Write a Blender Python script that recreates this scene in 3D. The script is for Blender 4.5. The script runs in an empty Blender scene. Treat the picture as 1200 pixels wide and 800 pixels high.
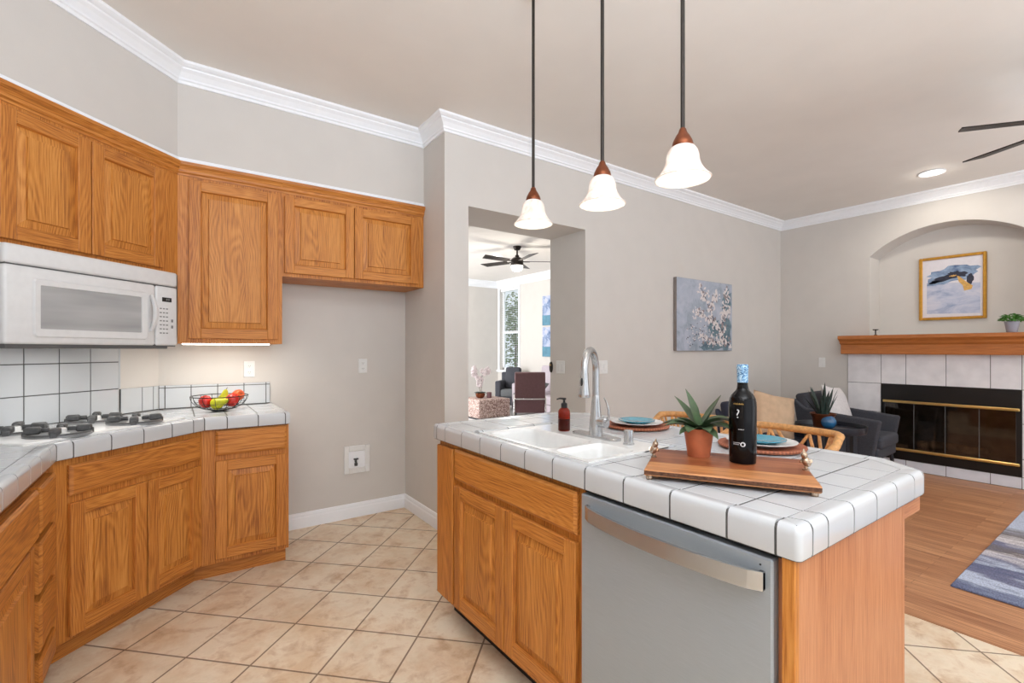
import bpy, bmesh, math, random
from mathutils import Vector, Matrix
random.seed(7)
S = bpy.context.scene
COL = S.collection
PI = math.pi
R2 = math.sqrt(2)
Z3 = Vector((0, 0, 1))

# ------------------------------------------------------------------ camera
TH = math.radians(54.676); FPX = 555.58; HY = 409.81; CAMZ = 1.27
cam_d = bpy.data.cameras.new('camera'); cam = bpy.data.objects.new('camera', cam_d); COL.objects.link(cam)
cam_d.sensor_fit = 'HORIZONTAL'; cam_d.sensor_width = 36; cam_d.lens = 36 * FPX / 1200
cam_d.shift_y = (HY - 400) / 1200; cam_d.clip_start = 0.05; cam_d.clip_end = 200
cam.location = (0, 0, CAMZ); cam.rotation_euler = (PI / 2, 0, TH - PI / 2)
S.camera = cam
# ------------------------------------------------------------------ colour management, world, lights
S.view_settings.view_transform = 'Standard'; S.view_settings.look = 'None'
S.view_settings.gamma = 1; S.view_settings.use_curve_mapping = False
S.view_settings.exposure = -0.08
W = bpy.data.worlds.new('world'); S.world = W; W.use_nodes = True
bg = W.node_tree.nodes['Background']; bg.inputs[0].default_value = (0.90, 0.96, 1.04, 1); bg.inputs[1].default_value = 1.1

def area(name, loc, target, sx, sy, power, color=(1, 1, 1)):
    l = bpy.data.lights.new(name, 'AREA'); l.shape = 'RECTANGLE'; l.size = sx; l.size_y = sy; l.energy = power; l.color = color
    o = bpy.data.objects.new(name, l); COL.objects.link(o); o.location = loc
    o.rotation_euler = (Vector(target) - Vector(loc)).to_track_quat('-Z', 'Y').to_euler()
    return o
def point(name, loc, power, r=0.03, color=(1, .93, .82)):
    l = bpy.data.lights.new(name, 'POINT'); l.energy = power; l.shadow_soft_size = r; l.color = color
    o = bpy.data.objects.new(name, l); COL.objects.link(o); o.location = loc; return o
# added fill lamps: broad ones behind the camera, up-facing ones bounced off the ceiling
area('fill_kitchen', (0.6, -2.4, 1.7), (0.6, 3, 1.3), 3.0, 2.0, 12, (.88, .95, 1.05))
area('fill_living', (4.3, -2.4, 1.6), (4.6, 3, 1.2), 3.2, 2.2, 22, (.94, .97, 1))
area('bounce_fill_kitchen', (0.1, -.9, 1.95), (0.3, -.5, 4), 1.2, 1.2, 135, (.86, .95, 1.07))
area('bounce_fill_living', (4.6, -1.5, 1.95), (4.6, -1.0, 4), 1.2, 1.2, 52, (.94, .97, 1.0))
area('fill_front_room', (0.9, 7.6, 1.6), (4.6, 9.45, 1.4), 2.2, 2.2, 270, (.96, .98, 1))  # added fill aimed at the far wall, kept off the doorway jamb

# ------------------------------------------------------------------ materials
def srgb(r, g, b):
    def c(v):
        v /= 255.0
        return v / 12.92 if v <= 0.04045 else ((v + 0.055) / 1.055) ** 2.4
    return (c(r), c(g), c(b), 1)
def newmat(name):
    m = bpy.data.materials.new(name); m.use_nodes = True
    nt = m.node_tree; b = nt.nodes['Principled BSDF']
    return m, nt, b
def N(nt, t, **kw):
    n = nt.nodes.new(t)
    for k, v in kw.items():
        if k in n.inputs: n.inputs[k].default_value = v
        else: setattr(n, k, v)
    return n
def L(nt, a, b): nt.links.new(a, b)
def simple(name, col, rough=0.5, metal=0.0, noise=0.0, nscale=30, bump=0.0, bscale=200, coat=0, **kw):
    m, nt, b = newmat(name)
    b.inputs['Base Color'].default_value = col; b.inputs['Roughness'].default_value = rough; b.inputs['Metallic'].default_value = metal
    if coat: b.inputs['Coat Weight'].default_value = coat; b.inputs['Coat Roughness'].default_value = .1
    for k, v in kw.items(): b.inputs[k].default_value = v
    tc = N(nt, 'ShaderNodeTexCoord')
    no = N(nt, 'ShaderNodeTexNoise', Scale=nscale, Detail=4.0); L(nt, tc.outputs['Object'], no.inputs['Vector'])
    amt = noise if noise else 0.03
    mix = N(nt, 'ShaderNodeMix', data_type='RGBA', blend_type='MIX')
    cr = N(nt, 'ShaderNodeMapRange'); cr.inputs[1].default_value = .3; cr.inputs[2].default_value = .7
    L(nt, no.outputs['Fac'], cr.inputs[0]); L(nt, cr.outputs[0], mix.inputs[0])
    mix.inputs[6].default_value = tuple(max(0, c * (1 - amt)) for c in col[:3]) + (1,)
    mix.inputs[7].default_value = tuple(min(1, c * (1 + amt)) for c in col[:3]) + (1,)
    L(nt, mix.outputs[2], b.inputs['Base Color'])
    if bump:
        n2 = N(nt, 'ShaderNodeTexNoise', Scale=bscale, Detail=3.0); L(nt, tc.outputs['Object'], n2.inputs['Vector'])
        bp = N(nt, 'ShaderNodeBump', Strength=bump, Distance=0.002); L(nt, n2.outputs['Fac'], bp.inputs['Height']); L(nt, bp.outputs[0], b.inputs['Normal'])
    return m
def ramp(nt, stops):
    r = N(nt, 'ShaderNodeValToRGB'); e = r.color_ramp.elements
    while len(e) < len(stops): e.new(0.5)
    for i, (p, c) in enumerate(stops): e[i].position = p; e[i].color = c
    return r
def wood(name, dark, mid, light, rough=0.36, ring=1.0, coat=0.2, pores=0.5):
    """u across the grain, v along it (metres), from the mesh's UVMap"""
    m, nt, b = newmat(name)
    uv = N(nt, 'ShaderNodeUVMap'); uv.uv_map = 'UVMap'
    def mapped(sx, sy):
        mp = N(nt, 'ShaderNodeMapping'); mp.inputs['Scale'].default_value = (sx, sy, 1); L(nt, uv.outputs[0], mp.inputs[0]); return mp.outputs[0]
    w = N(nt, 'ShaderNodeTexNoise', Scale=1.0, Detail=2.0); L(nt, mapped(5, .9), w.inputs['Vector'])
    sep = N(nt, 'ShaderNodeSeparateXYZ'); L(nt, uv.outputs[0], sep.inputs[0])
    m1 = N(nt, 'ShaderNodeMath', operation='MULTIPLY_ADD'); L(nt, w.outputs['Fac'], m1.inputs[0]); m1.inputs[1].default_value = .36; L(nt, sep.outputs[0], m1.inputs[2])
    m2 = N(nt, 'ShaderNodeMath', operation='MULTIPLY'); L(nt, m1.outputs[0], m2.inputs[0]); m2.inputs[1].default_value = 420
    sn = N(nt, 'ShaderNodeMath', operation='SINE'); L(nt, m2.outputs[0], sn.inputs[0])
    fine = N(nt, 'ShaderNodeTexNoise', Scale=1.0, Detail=5.0, Roughness=.65); L(nt, mapped(240, 6), fine.inputs['Vector'])
    broad = N(nt, 'ShaderNodeTexNoise', Scale=1.0, Detail=2.0); L(nt, mapped(14, .8), broad.inputs['Vector'])
    a1 = N(nt, 'ShaderNodeMath', operation='MULTIPLY_ADD'); L(nt, sn.outputs[0], a1.inputs[0]); a1.inputs[1].default_value = .055 * ring; L(nt, fine.outputs['Fac'], a1.inputs[2])
    a2 = N(nt, 'ShaderNodeMath', operation='MULTIPLY_ADD'); L(nt, broad.outputs['Fac'], a2.inputs[0]); a2.inputs[1].default_value = .42; L(nt, a1.outputs[0], a2.inputs[2])
    a3 = N(nt, 'ShaderNodeMath', operation='SUBTRACT'); L(nt, a2.outputs[0], a3.inputs[0]); a3.inputs[1].default_value = .21
    r = ramp(nt, [(0.28, dark), (0.5, mid), (0.74, light)]); L(nt, a3.outputs[0], r.inputs[0])
    L(nt, r.outputs[0], b.inputs['Base Color'])
    b.inputs['Roughness'].default_value = rough; b.inputs['Coat Weight'].default_value = coat; b.inputs['Coat Roughness'].default_value = .25
    bp = N(nt, 'ShaderNodeBump', Strength=.12 * pores * 2, Distance=.001); L(nt, fine.outputs['Fac'], bp.inputs['Height']); L(nt, bp.outputs[0], b.inputs['Normal'])
    return m
M = {}
M['wall'] = simple('greige_wall_paint', srgb(212, 207, 201), .75, noise=.015, nscale=6, bump=.10, bscale=160)
M['ceiling'] = simple('ceiling_paint', srgb(236, 232, 226), .8, noise=.02, nscale=3, bump=.12, bscale=90)
M['trim'] = simple('white_trim_paint', srgb(246, 248, 251), .35, noise=.01)
M['oak'] = wood('honey_oak', srgb(140, 76, 24), srgb(196, 122, 48), srgb(218, 150, 72), coat=.03, rough=.5)
M['oak_panel'] = wood('honey_oak_panel', srgb(146, 82, 28), srgb(200, 128, 52), srgb(222, 156, 78), ring=1.3, coat=.03, rough=.5)
M['oak_red'] = wood('red_oak_end_panel', srgb(158, 92, 52), srgb(188, 122, 78), srgb(204, 144, 100), ring=.35, coat=.1, rough=.45)
M['mantel'] = wood('mantel_wood', srgb(148, 84, 36), srgb(186, 112, 54), srgb(204, 130, 70), ring=.5)
M['painted_shade'] = simple('painted_recess_shade', srgb(26, 20, 16), .8)  # near-black colour painting in the shade of drawer gaps and island toe kick
M['ceramic'] = simple('white_glazed_tile', srgb(204, 207, 210), .16, noise=.012, nscale=9, coat=.3)
M['grout'] = simple('grey_grout', srgb(84, 83, 81), .9, noise=.1, nscale=60)
M['porcelain'] = simple('white_porcelain', srgb(236, 236, 234), .12, coat=.4)
M['plastic'] = simple('white_plastic', srgb(232, 232, 230), .35)
M['appliance'] = simple('white_appliance', srgb(226, 226, 226), .28, coat=.2)
M['appliance_grey'] = simple('grey_vent', srgb(92, 92, 92), .5)
M['black_plastic'] = simple('black_plastic', srgb(20, 20, 21), .4)
M['iron'] = simple('cast_iron', srgb(84, 84, 84), .5, noise=.2, nscale=80, bump=.3)
M['iron_light'] = simple('grey_enamel', srgb(128, 128, 128), .4)
M['chrome'] = simple('brushed_nickel', srgb(190, 191, 192), .26, .85)
M['bright_chrome'] = simple('chrome', srgb(214, 214, 214), .1, 1.0)
M['bronze'] = simple('dark_bronze', srgb(52, 46, 42), .45, .6)
M['copper'] = simple('aged_copper', srgb(120, 66, 40), .4, .7, noise=.2)
M['brass'] = simple('polished_brass', srgb(226, 198, 128), .28, .9, noise=.05)
M['gold'] = simple('gold_frame', srgb(206, 154, 66), .35, .75, noise=.1, nscale=40)
M['silver_gold'] = simple('antique_metal', srgb(190, 168, 146), .25, .9, noise=.3, nscale=120)
M['black_metal'] = simple('black_metal', srgb(14, 14, 15), .35)
M['terracotta'] = simple('terracotta', srgb(196, 112, 74), .65, noise=.1, nscale=30)
M['soap'] = simple('dark_soap', srgb(40, 10, 8), .3)
M['soil'] = simple('soil', srgb(50, 36, 26), .95, noise=.4, nscale=150, bump=.6)
M['charcoal'] = simple('charcoal_fabric', srgb(66, 67, 74), .9, noise=.18, nscale=120, bump=.4, bscale=600)
M['charcoal_light'] = simple('grey_seat_fabric', srgb(96, 98, 100), .9, noise=.15, nscale=120, bump=.4, bscale=600)
M['navy'] = simple('navy_fabric', srgb(52, 56, 72), .9, noise=.15, nscale=120, bump=.4, bscale=600)
M['beige'] = simple('beige_velvet', srgb(202, 172, 142), .8, noise=.10, nscale=14, bump=.3, bscale=300)
M['white_fabric'] = simple('white_textured_fabric', srgb(214, 210, 210), .9, noise=.09, nscale=60, bump=.5, bscale=130)
M['lilac'] = simple('lilac_grey_fabric', srgb(186, 176, 184), .9, noise=.06, nscale=60, bump=.3, bscale=400)
M['mauve'] = simple('mauve_leather', srgb(120, 86, 90), .5, noise=.08, nscale=40)
M['black_wood'] = simple('black_lacquered_wood', srgb(30, 33, 42), .3, noise=.15, nscale=30)
M['rattan'] = simple('rattan_cane', srgb(204, 150, 92), .5, noise=.22, nscale=70, bump=.3)
M['teal'] = simple('teal_glaze', srgb(66, 150, 172), .15, noise=.12, nscale=50, coat=.4)
M['white_plate'] = simple('white_plate_glaze', srgb(232, 230, 228), .15, coat=.4)
M['leaf'] = simple('agave_leaf', srgb(72, 92, 62), .45, noise=.35, nscale=30)
M['dark_leaf'] = simple('dark_leaf', srgb(38, 56, 50), .4, noise=.4, nscale=40)
M['green_leaf'] = simple('bright_leaf', srgb(84, 140, 62), .5, noise=.4, nscale=60)
M['bottle'] = simple('dark_wine_glass', srgb(8, 5, 6), .07, **{'Specular IOR Level': .25})
M['label_white'] = simple('label_print', srgb(214, 214, 216), .5)
M['label_gold'] = simple('gold_print', srgb(168, 134, 70), .5)
M['lavender_pot'] = simple('grey_lavender_pot', srgb(160, 160, 172), .6)
M['red_apple'] = simple('red_apple_skin', srgb(196, 36, 24), .3, noise=.35, nscale=14, coat=.3)
M['mango'] = simple('red_orange_skin', srgb(214, 90, 40), .35, noise=.4, nscale=10, coat=.2)
M['pear'] = simple('yellow_green_pear_skin', srgb(190, 190, 30), .4, noise=.25, nscale=25)
M['wire'] = simple('black_wire', srgb(40, 40, 42), .4, .5)
M['petal'] = simple('white_petal', srgb(236, 224, 226), .6)
M['grey_stone'] = simple('grey_marble_tile', srgb(236, 234, 236), .35, noise=.08, nscale=7, bump=.05)
M['hearth_tile'] = simple('white_hearth_tile', srgb(226, 228, 236), .35, noise=.05, nscale=9)
M['soot'] = simple('sooty_brick', srgb(120, 108, 98), .9, noise=.5, nscale=9)
M['log'] = simple('charred_log', srgb(150, 120, 92), .9, noise=.5, nscale=14, bump=.8, bscale=30)
M['blue_glass'] = simple('blue_glazed_globe', srgb(40, 96, 140), .12, noise=.25, nscale=20, coat=.6)
M['foliage'] = simple('garden_foliage', srgb(112, 142, 84), .7, noise=.45, nscale=9)
M['bark'] = simple('bark', srgb(96, 80, 64), .9, noise=.3)
M['carpet'] = simple('pale_carpet', srgb(206, 203, 203), .95, noise=.06, nscale=90, bump=.4, bscale=300)

def emis(name, col, strength, base=(.8, .8, .8, 1)):
    m, nt, b = newmat(name); b.inputs['Base Color'].default_value = base; b.inputs['Emission Color'].default_value = col
    b.inputs['Emission Strength'].default_value = strength; return m
M['lamp_glow'] = emis('lamp_glow', (1, .95, .86, 1), 2.4)
M['strip_glow'] = emis('under_cabinet_glow', (1, .95, .84, 1), 9)
# alabaster glass shade: marbled, lit from inside
m, nt, b = newmat('alabaster_glass'); M['alabaster'] = m
tc = N(nt, 'ShaderNodeTexCoord'); no = N(nt, 'ShaderNodeTexNoise', Scale=22.0, Detail=4.0, Distortion=1.5); L(nt, tc.outputs['Object'], no.inputs['Vector'])
r = ramp(nt, [(.35, srgb(230, 216, 208)), (.65, srgb(246, 243, 239))]); L(nt, no.outputs['Fac'], r.inputs[0]); L(nt, r.outputs[0], b.inputs['Base Color'])
L(nt, r.outputs[0], b.inputs['Emission Color']); b.inputs['Emission Strength'].default_value = .17; b.inputs['Roughness'].default_value = .25
tr = N(nt, 'ShaderNodeBsdfTranslucent'); L(nt, r.outputs[0], tr.inputs[0]); ms = N(nt, 'ShaderNodeMixShader'); ms.inputs[0].default_value = .35
out = nt.nodes['Material Output']; L(nt, b.outputs[0], ms.inputs[1]); L(nt, tr.outputs[0], ms.inputs[2]); L(nt, ms.outputs[0], out.inputs[0])
# amber bottle
m, nt, b = newmat('amber_glass'); M['amber'] = m
b.inputs['Base Color'].default_value = srgb(150, 40, 20); b.inputs['Roughness'].default_value = .05; b.inputs['Transmission Weight'].default_value = .85; b.inputs['IOR'].default_value = 1.3
# tinted fireplace glass
m, nt, b = newmat('smoked_glass'); M['smoked'] = m
tb = N(nt, 'ShaderNodeBsdfTransparent'); tb.inputs[0].default_value = (.60, .57, .53, 1); gl = N(nt, 'ShaderNodeBsdfGlossy'); gl.inputs['Roughness'].default_value = .05; gl.inputs[0].default_value = (.8, .8, .8, 1)
ms = N(nt, 'ShaderNodeMixShader'); ms.inputs[0].default_value = .07; out = nt.nodes['Material Output']
L(nt, tb.outputs[0], ms.inputs[1]); L(nt, gl.outputs[0], ms.inputs[2]); L(nt, ms.outputs[0], out.inputs[0])
m, nt, b = newmat('window_glass'); M['pane'] = m
tb = N(nt, 'ShaderNodeBsdfTransparent'); tb.inputs[0].default_value = (.95, .97, .97, 1); gl = N(nt, 'ShaderNodeBsdfGlossy'); gl.inputs['Roughness'].default_value = .02
ms = N(nt, 'ShaderNodeMixShader'); ms.inputs[0].default_value = .06; out = nt.nodes['Material Output']
L(nt, tb.outputs[0], ms.inputs[1]); L(nt, gl.outputs[0], ms.inputs[2]); L(nt, ms.outputs[0], out.inputs[0])
# microwave window: grey mesh screen behind glass
m, nt, b = newmat('microwave_window'); M['micro_window'] = m
tc = N(nt, 'ShaderNodeTexCoord'); no = N(nt, 'ShaderNodeTexNoise', Scale=2.0, Detail=2.0); mp = N(nt, 'ShaderNodeMapping'); mp.inputs['Scale'].default_value = (1, 1, 8); L(nt, tc.outputs['Object'], mp.inputs[0]); L(nt, mp.outputs[0], no.inputs['Vector'])
r = ramp(nt, [(.3, srgb(158, 158, 158)), (.7, srgb(184, 184, 184))]); L(nt, no.outputs['Fac'], r.inputs[0]); L(nt, r.outputs[0], b.inputs['Base Color']); b.inputs['Roughness'].default_value = .12
# brushed stainless steel
m, nt, b = newmat('stainless_steel'); M['steel'] = m
tc = N(nt, 'ShaderNodeTexCoord'); mp = N(nt, 'ShaderNodeMapping'); mp.inputs['Scale'].default_value = (6, 6, 420); L(nt, tc.outputs['Object'], mp.inputs[0])
no = N(nt, 'ShaderNodeTexNoise', Scale=3.0, Detail=4.0); L(nt, mp.outputs[0], no.inputs['Vector'])
r = ramp(nt, [(.2, srgb(162, 170, 177)), (.8, srgb(178, 186, 193))]); L(nt, no.outputs['Fac'], r.inputs[0]); L(nt, r.outputs[0], b.inputs['Base Color'])
b.inputs['Metallic'].default_value = .4; b.inputs['Roughness'].default_value = .42; b.inputs['Anisotropic'].default_value = .5
# kitchen floor: stone-look ceramic tiles laid on the diagonal
m, nt, b = newmat('beige_floor_tile'); M['floor_tile'] = m
tc = N(nt, 'ShaderNodeTexCoord'); mp = N(nt, 'ShaderNodeMapping'); mp.vector_type = 'POINT'
PT = .2968
# p=(x+y)/sqrt2, q=(y-x)/sqrt2 ; grout lines at p = 2.000+k*PT, q = 1.063+k*PT
mp.inputs['Rotation'].default_value = (0, 0, -PI / 4); mp.inputs['Location'].default_value = (-2.000 + 20 * PT, -1.063 + 20 * PT, 0)
L(nt, tc.outputs['Object'], mp.inputs[0])
br = N(nt, 'ShaderNodeTexBrick'); br.offset = 0; br.squash = 1
for k, v in (('Scale', 1.0), ('Brick Width', PT), ('Row Height', PT), ('Mortar Size', .0042), ('Mortar Smooth', .15), ('Bias', 0.0)): br.inputs[k].default_value = v
br.inputs['Color1'].default_value = srgb(236, 218, 192); br.inputs['Color2'].default_value = srgb(242, 225, 200); br.inputs['Mortar'].default_value = srgb(146, 122, 98)
L(nt, mp.outputs[0], br.inputs['Vector'])
n1 = N(nt, 'ShaderNodeTexNoise', Scale=9.0, Detail=8.0, Roughness=.65, Distortion=.4); L(nt, tc.outputs['Object'], n1.inputs['Vector'])
r1 = ramp(nt, [(.30, srgb(222, 204, 186)), (.5, (1, 1, 1, 1)), (.72, srgb(244, 244, 240))]); L(nt, n1.outputs['Fac'], r1.inputs[0])
n3 = N(nt, 'ShaderNodeTexNoise', Scale=3.2, Detail=5.0, Roughness=.7); L(nt, tc.outputs['Object'], n3.inputs['Vector'])
r3 = ramp(nt, [(.36, srgb(226, 196, 160)), (.56, (1, 1, 1, 1))]); L(nt, n3.outputs['Fac'], r3.inputs[0])
mx = N(nt, 'ShaderNodeMix', data_type='RGBA', blend_type='MULTIPLY'); mx.inputs[0].default_value = 1; L(nt, br.outputs['Color'], mx.inputs[6]); L(nt, r1.outputs[0], mx.inputs[7])
mx2 = N(nt, 'ShaderNodeMix', data_type='RGBA', blend_type='MULTIPLY'); mx2.inputs[0].default_value = .55; L(nt, mx.outputs[2], mx2.inputs[6]); L(nt, r3.outputs[0], mx2.inputs[7])
L(nt, mx2.outputs[2], b.inputs['Base Color']); b.inputs['Roughness'].default_value = .42
inv = N(nt, 'ShaderNodeMath', operation='SUBTRACT'); inv.inputs[0].default_value = 1; L(nt, br.outputs['Fac'], inv.inputs[1])
ad = N(nt, 'ShaderNodeMath', operation='MULTIPLY_ADD'); L(nt, n1.outputs['Fac'], ad.inputs[0]); ad.inputs[1].default_value = .25; L(nt, inv.outputs[0], ad.inputs[2])
bp = N(nt, 'ShaderNodeBump', Strength=.35, Distance=.003); L(nt, ad.outputs[0], bp.inputs['Height']); L(nt, bp.outputs[0], b.inputs['Normal'])
# living room floor: narrow wood strips running along y
m, nt, b = newmat('wood_floor_planks'); M['floor_wood'] = m
tc = N(nt, 'ShaderNodeTexCoord'); mp = N(nt, 'ShaderNodeMapping'); mp.inputs['Rotation'].default_value = (0, 0, PI / 2); L(nt, tc.outputs['Object'], mp.inputs[0])
br = N(nt, 'ShaderNodeTexBrick'); br.offset = .37; br.squash = 1
for k, v in (('Scale', 1.0), ('Brick Width', .85), ('Row Height', .064), ('Mortar Size', .0007), ('Mortar Smooth', .1), ('Bias', 0.0)): br.inputs[k].default_value = v
br.inputs['Color1'].default_value = srgb(188, 132, 92); br.inputs['Color2'].default_value = srgb(214, 158, 114); br.inputs['Mortar'].default_value = srgb(112, 70, 42)
L(nt, mp.outputs[0], br.inputs['Vector'])
mg = N(nt, 'ShaderNodeMapping'); mg.inputs['Scale'].default_value = (90, 2.6, 1); L(nt, tc.outputs['Object'], mg.inputs[0])
ng = N(nt, 'ShaderNodeTexNoise', Scale=1.0, Detail=6.0, Roughness=.6); L(nt, mg.outputs[0], ng.inputs['Vector'])
rg = ramp(nt, [(.32, srgb(190, 172, 158)), (.6, (1, 1, 1, 1))]); L(nt, ng.outputs['Fac'], rg.inputs[0])
mx = N(nt, 'ShaderNodeMix', data_type='RGBA', blend_type='MULTIPLY'); mx.inputs[0].default_value = 1; L(nt, br.outputs['Color'], mx.inputs[6]); L(nt, rg.outputs[0], mx.inputs[7])
L(nt, mx.outputs[2], b.inputs['Base Color']); b.inputs['Roughness'].default_value = .4
# striped rug
m, nt, b = newmat('blue_grey_wave_rug'); M['rug'] = m
tc = N(nt, 'ShaderNodeTexCoord'); sp = N(nt, 'ShaderNodeSeparateXYZ'); L(nt, tc.outputs['Object'], sp.inputs[0])
mp = N(nt, 'ShaderNodeMapping'); mp.inputs['Scale'].default_value = (5.5, 1.3, 1); L(nt, tc.outputs['Object'], mp.inputs[0])
no = N(nt, 'ShaderNodeTexNoise', Scale=1.9, Detail=9.0, Roughness=.62, Distortion=.3); L(nt, mp.outputs[0], no.inputs['Vector'])
ma = N(nt, 'ShaderNodeMath', operation='MULTIPLY_ADD'); L(nt, no.outputs['Fac'], ma.inputs[0]); ma.inputs[1].default_value = .62; L(nt, sp.outputs[0], ma.inputs[2])
mb_ = N(nt, 'ShaderNodeMath', operation='MULTIPLY'); L(nt, ma.outputs[0], mb_.inputs[0]); mb_.inputs[1].default_value = .5
NAVY = srgb(104, 110, 144); PALE = srgb(206, 216, 236); SLATE = srgb(132, 134, 162); BROWN = srgb(126, 116, 114); CREAM = srgb(232, 226, 228)
r = ramp(nt, [(.13, NAVY), (.20, srgb(128, 138, 168)), (.25, PALE), (.30, PALE), (.33, SLATE), (.38, NAVY), (.42, PALE), (.46, SLATE), (.52, CREAM), (.57, BROWN), (.63, SLATE), (.70, CREAM), (.78, BROWN), (.9, PALE)])
L(nt, mb_.outputs[0], r.inputs[0]); sk = N(nt, 'ShaderNodeTexNoise', Scale=150.0, Detail=3.0); L(nt, tc.outputs['Object'], sk.inputs['Vector']); sr = ramp(nt, [(.35, srgb(196, 194, 196)), (.62, (1, 1, 1, 1))]); L(nt, sk.outputs['Fac'], sr.inputs[0])
sx = N(nt, 'ShaderNodeMix', data_type='RGBA', blend_type='MULTIPLY'); sx.inputs[0].default_value = 1; L(nt, r.outputs[0], sx.inputs[6]); L(nt, sr.outputs[0], sx.inputs[7]); L(nt, sx.outputs[2], b.inputs['Base Color']); b.inputs['Roughness'].default_value = .95
nb = N(nt, 'ShaderNodeTexNoise', Scale=320.0); L(nt, tc.outputs['Object'], nb.inputs['Vector']); bp = N(nt, 'ShaderNodeBump', Strength=.6, Distance=.004); L(nt, nb.outputs['Fac'], bp.inputs['Height']); L(nt, bp.outputs[0], b.inputs['Normal'])
# woven mosaic pouf
m, nt, b = newmat('woven_mosaic'); M['mosaic'] = m
tc = N(nt, 'ShaderNodeTexCoord'); vo = N(nt, 'ShaderNodeTexVoronoi', Scale=62.0); vo.feature = 'F1'; vo.distance = 'CHEBYCHEV'; vo.inputs['Randomness'].default_value = .35; L(nt, tc.outputs['Object'], vo.inputs['Vector'])
sp = N(nt, 'ShaderNodeSeparateColor'); L(nt, vo.outputs['Color'], sp.inputs[0])
r = ramp(nt, [(.0, srgb(128, 100, 94)), (.3, srgb(206, 186, 176)), (.6, srgb(168, 142, 134)), (1, srgb(232, 224, 218))]); r.color_ramp.interpolation = 'CONSTANT'; L(nt, sp.outputs[0], r.inputs[0]); L(nt, r.outputs[0], b.inputs['Base Color']); b.inputs['Roughness'].default_value = .7
# woven charger
m, nt, b = newmat('woven_charger'); M['charger'] = m
tc = N(nt, 'ShaderNodeTexCoord'); sp = N(nt, 'ShaderNodeSeparateXYZ'); L(nt, tc.outputs['Object'], sp.inputs[0])
ln = N(nt, 'ShaderNodeVectorMath', operation='LENGTH'); L(nt, tc.outputs['Object'], ln.inputs[0])
at = N(nt, 'ShaderNodeMath', operation='ARCTAN2'); L(nt, sp.outputs[0], at.inputs[0]); L(nt, sp.outputs[1], at.inputs[1])
a1 = N(nt, 'ShaderNodeMath', operation='MULTIPLY'); L(nt, at.outputs[0], a1.inputs[0]); a1.inputs[1].default_value = 70
s1 = N(nt, 'ShaderNodeMath', operation='SINE'); L(nt, a1.outputs[0], s1.inputs[0])
a2 = N(nt, 'ShaderNodeMath', operation='MULTIPLY'); L(nt, ln.outputs[1], a2.inputs[0]); a2.inputs[1].default_value = 900
s2 = N(nt, 'ShaderNodeMath', operation='SINE'); L(nt, a2.outputs[0], s2.inputs[0]); pr = N(nt, 'ShaderNodeMath', operation='MULTIPLY'); L(nt, s1.outputs[0], pr.inputs[0]); L(nt, s2.outputs[0], pr.inputs[1])
mr = N(nt, 'ShaderNodeMapRange'); mr.inputs[1].default_value = -1; L(nt, pr.outputs[0], mr.inputs[0])
r = ramp(nt, [(.0, srgb(126, 66, 44)), (1, srgb(186, 110, 76))]); L(nt, mr.outputs[0], r.inputs[0]); L(nt, r.outputs[0], b.inputs['Base Color']); b.inputs['Roughness'].default_value = .6
bp = N(nt, 'ShaderNodeBump', Strength=.5, Distance=.002); L(nt, mr.outputs[0], bp.inputs['Height']); L(nt, bp.outputs[0], b.inputs['Normal'])
# wooden board
m, nt, b = newmat('striped_acacia_board'); M['board'] = m
uv = N(nt, 'ShaderNodeTexCoord'); sp = N(nt, 'ShaderNodeSeparateXYZ'); L(nt, uv.outputs['Object'], sp.inputs[0])
mr = N(nt, 'ShaderNodeMapRange'); mr.inputs[1].default_value = -.16; mr.inputs[2].default_value = .16; L(nt, sp.outputs[1], mr.inputs[0])
r = ramp(nt, [(.0, srgb(200, 136, 84)), (.33, srgb(206, 144, 90)), (.34, srgb(150, 84, 48)), (.56, srgb(158, 92, 54)), (.57, srgb(172, 106, 66)), (.8, srgb(168, 100, 62)), (.81, srgb(144, 80, 50)), (1, srgb(150, 86, 54))]); L(nt, mr.outputs[0], r.inputs[0])
mp = N(nt, 'ShaderNodeMapping'); mp.inputs['Scale'].default_value = (6, 90, 30); L(nt, uv.outputs['Object'], mp.inputs[0]); no = N(nt, 'ShaderNodeTexNoise', Scale=1.0, Detail=5.0, Distortion=.6); L(nt, mp.outputs[0], no.inputs['Vector'])
rr = ramp(nt, [(.3, srgb(196, 180, 166)), (.65, (1, 1, 1, 1))]); L(nt, no.outputs['Fac'], rr.inputs[0])
mx = N(nt, 'ShaderNodeMix', data_type='RGBA', blend_type='MULTIPLY'); mx.inputs[0].default_value = 1; L(nt, r.outputs[0], mx.inputs[6]); L(nt, rr.outputs[0], mx.inputs[7]); L(nt, mx.outputs[2], b.inputs['Base Color']); b.inputs['Roughness'].default_value = .4
# live bark edge of the board
M['board_edge'] = simple('bark_edge', srgb(96, 62, 42), .9, noise=.4, nscale=120, bump=.8, bscale=200)
# capsule of the bottle
m, nt, b = newmat('blue_patterned_foil'); M['capsule'] = m
tc = N(nt, 'ShaderNodeTexCoord'); vo = N(nt, 'ShaderNodeTexNoise', Scale=110.0, Detail=2.0, Distortion=2.0); L(nt, tc.outputs['Object'], vo.inputs['Vector'])
r = ramp(nt, [(.38, srgb(50, 92, 140)), (.5, srgb(126, 176, 214)), (.62, srgb(196, 222, 238))]); L(nt, vo.outputs['Fac'], r.inputs[0]); L(nt, r.outputs[0], b.inputs['Base Color']); b.inputs['Roughness'].default_value = .4
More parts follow.
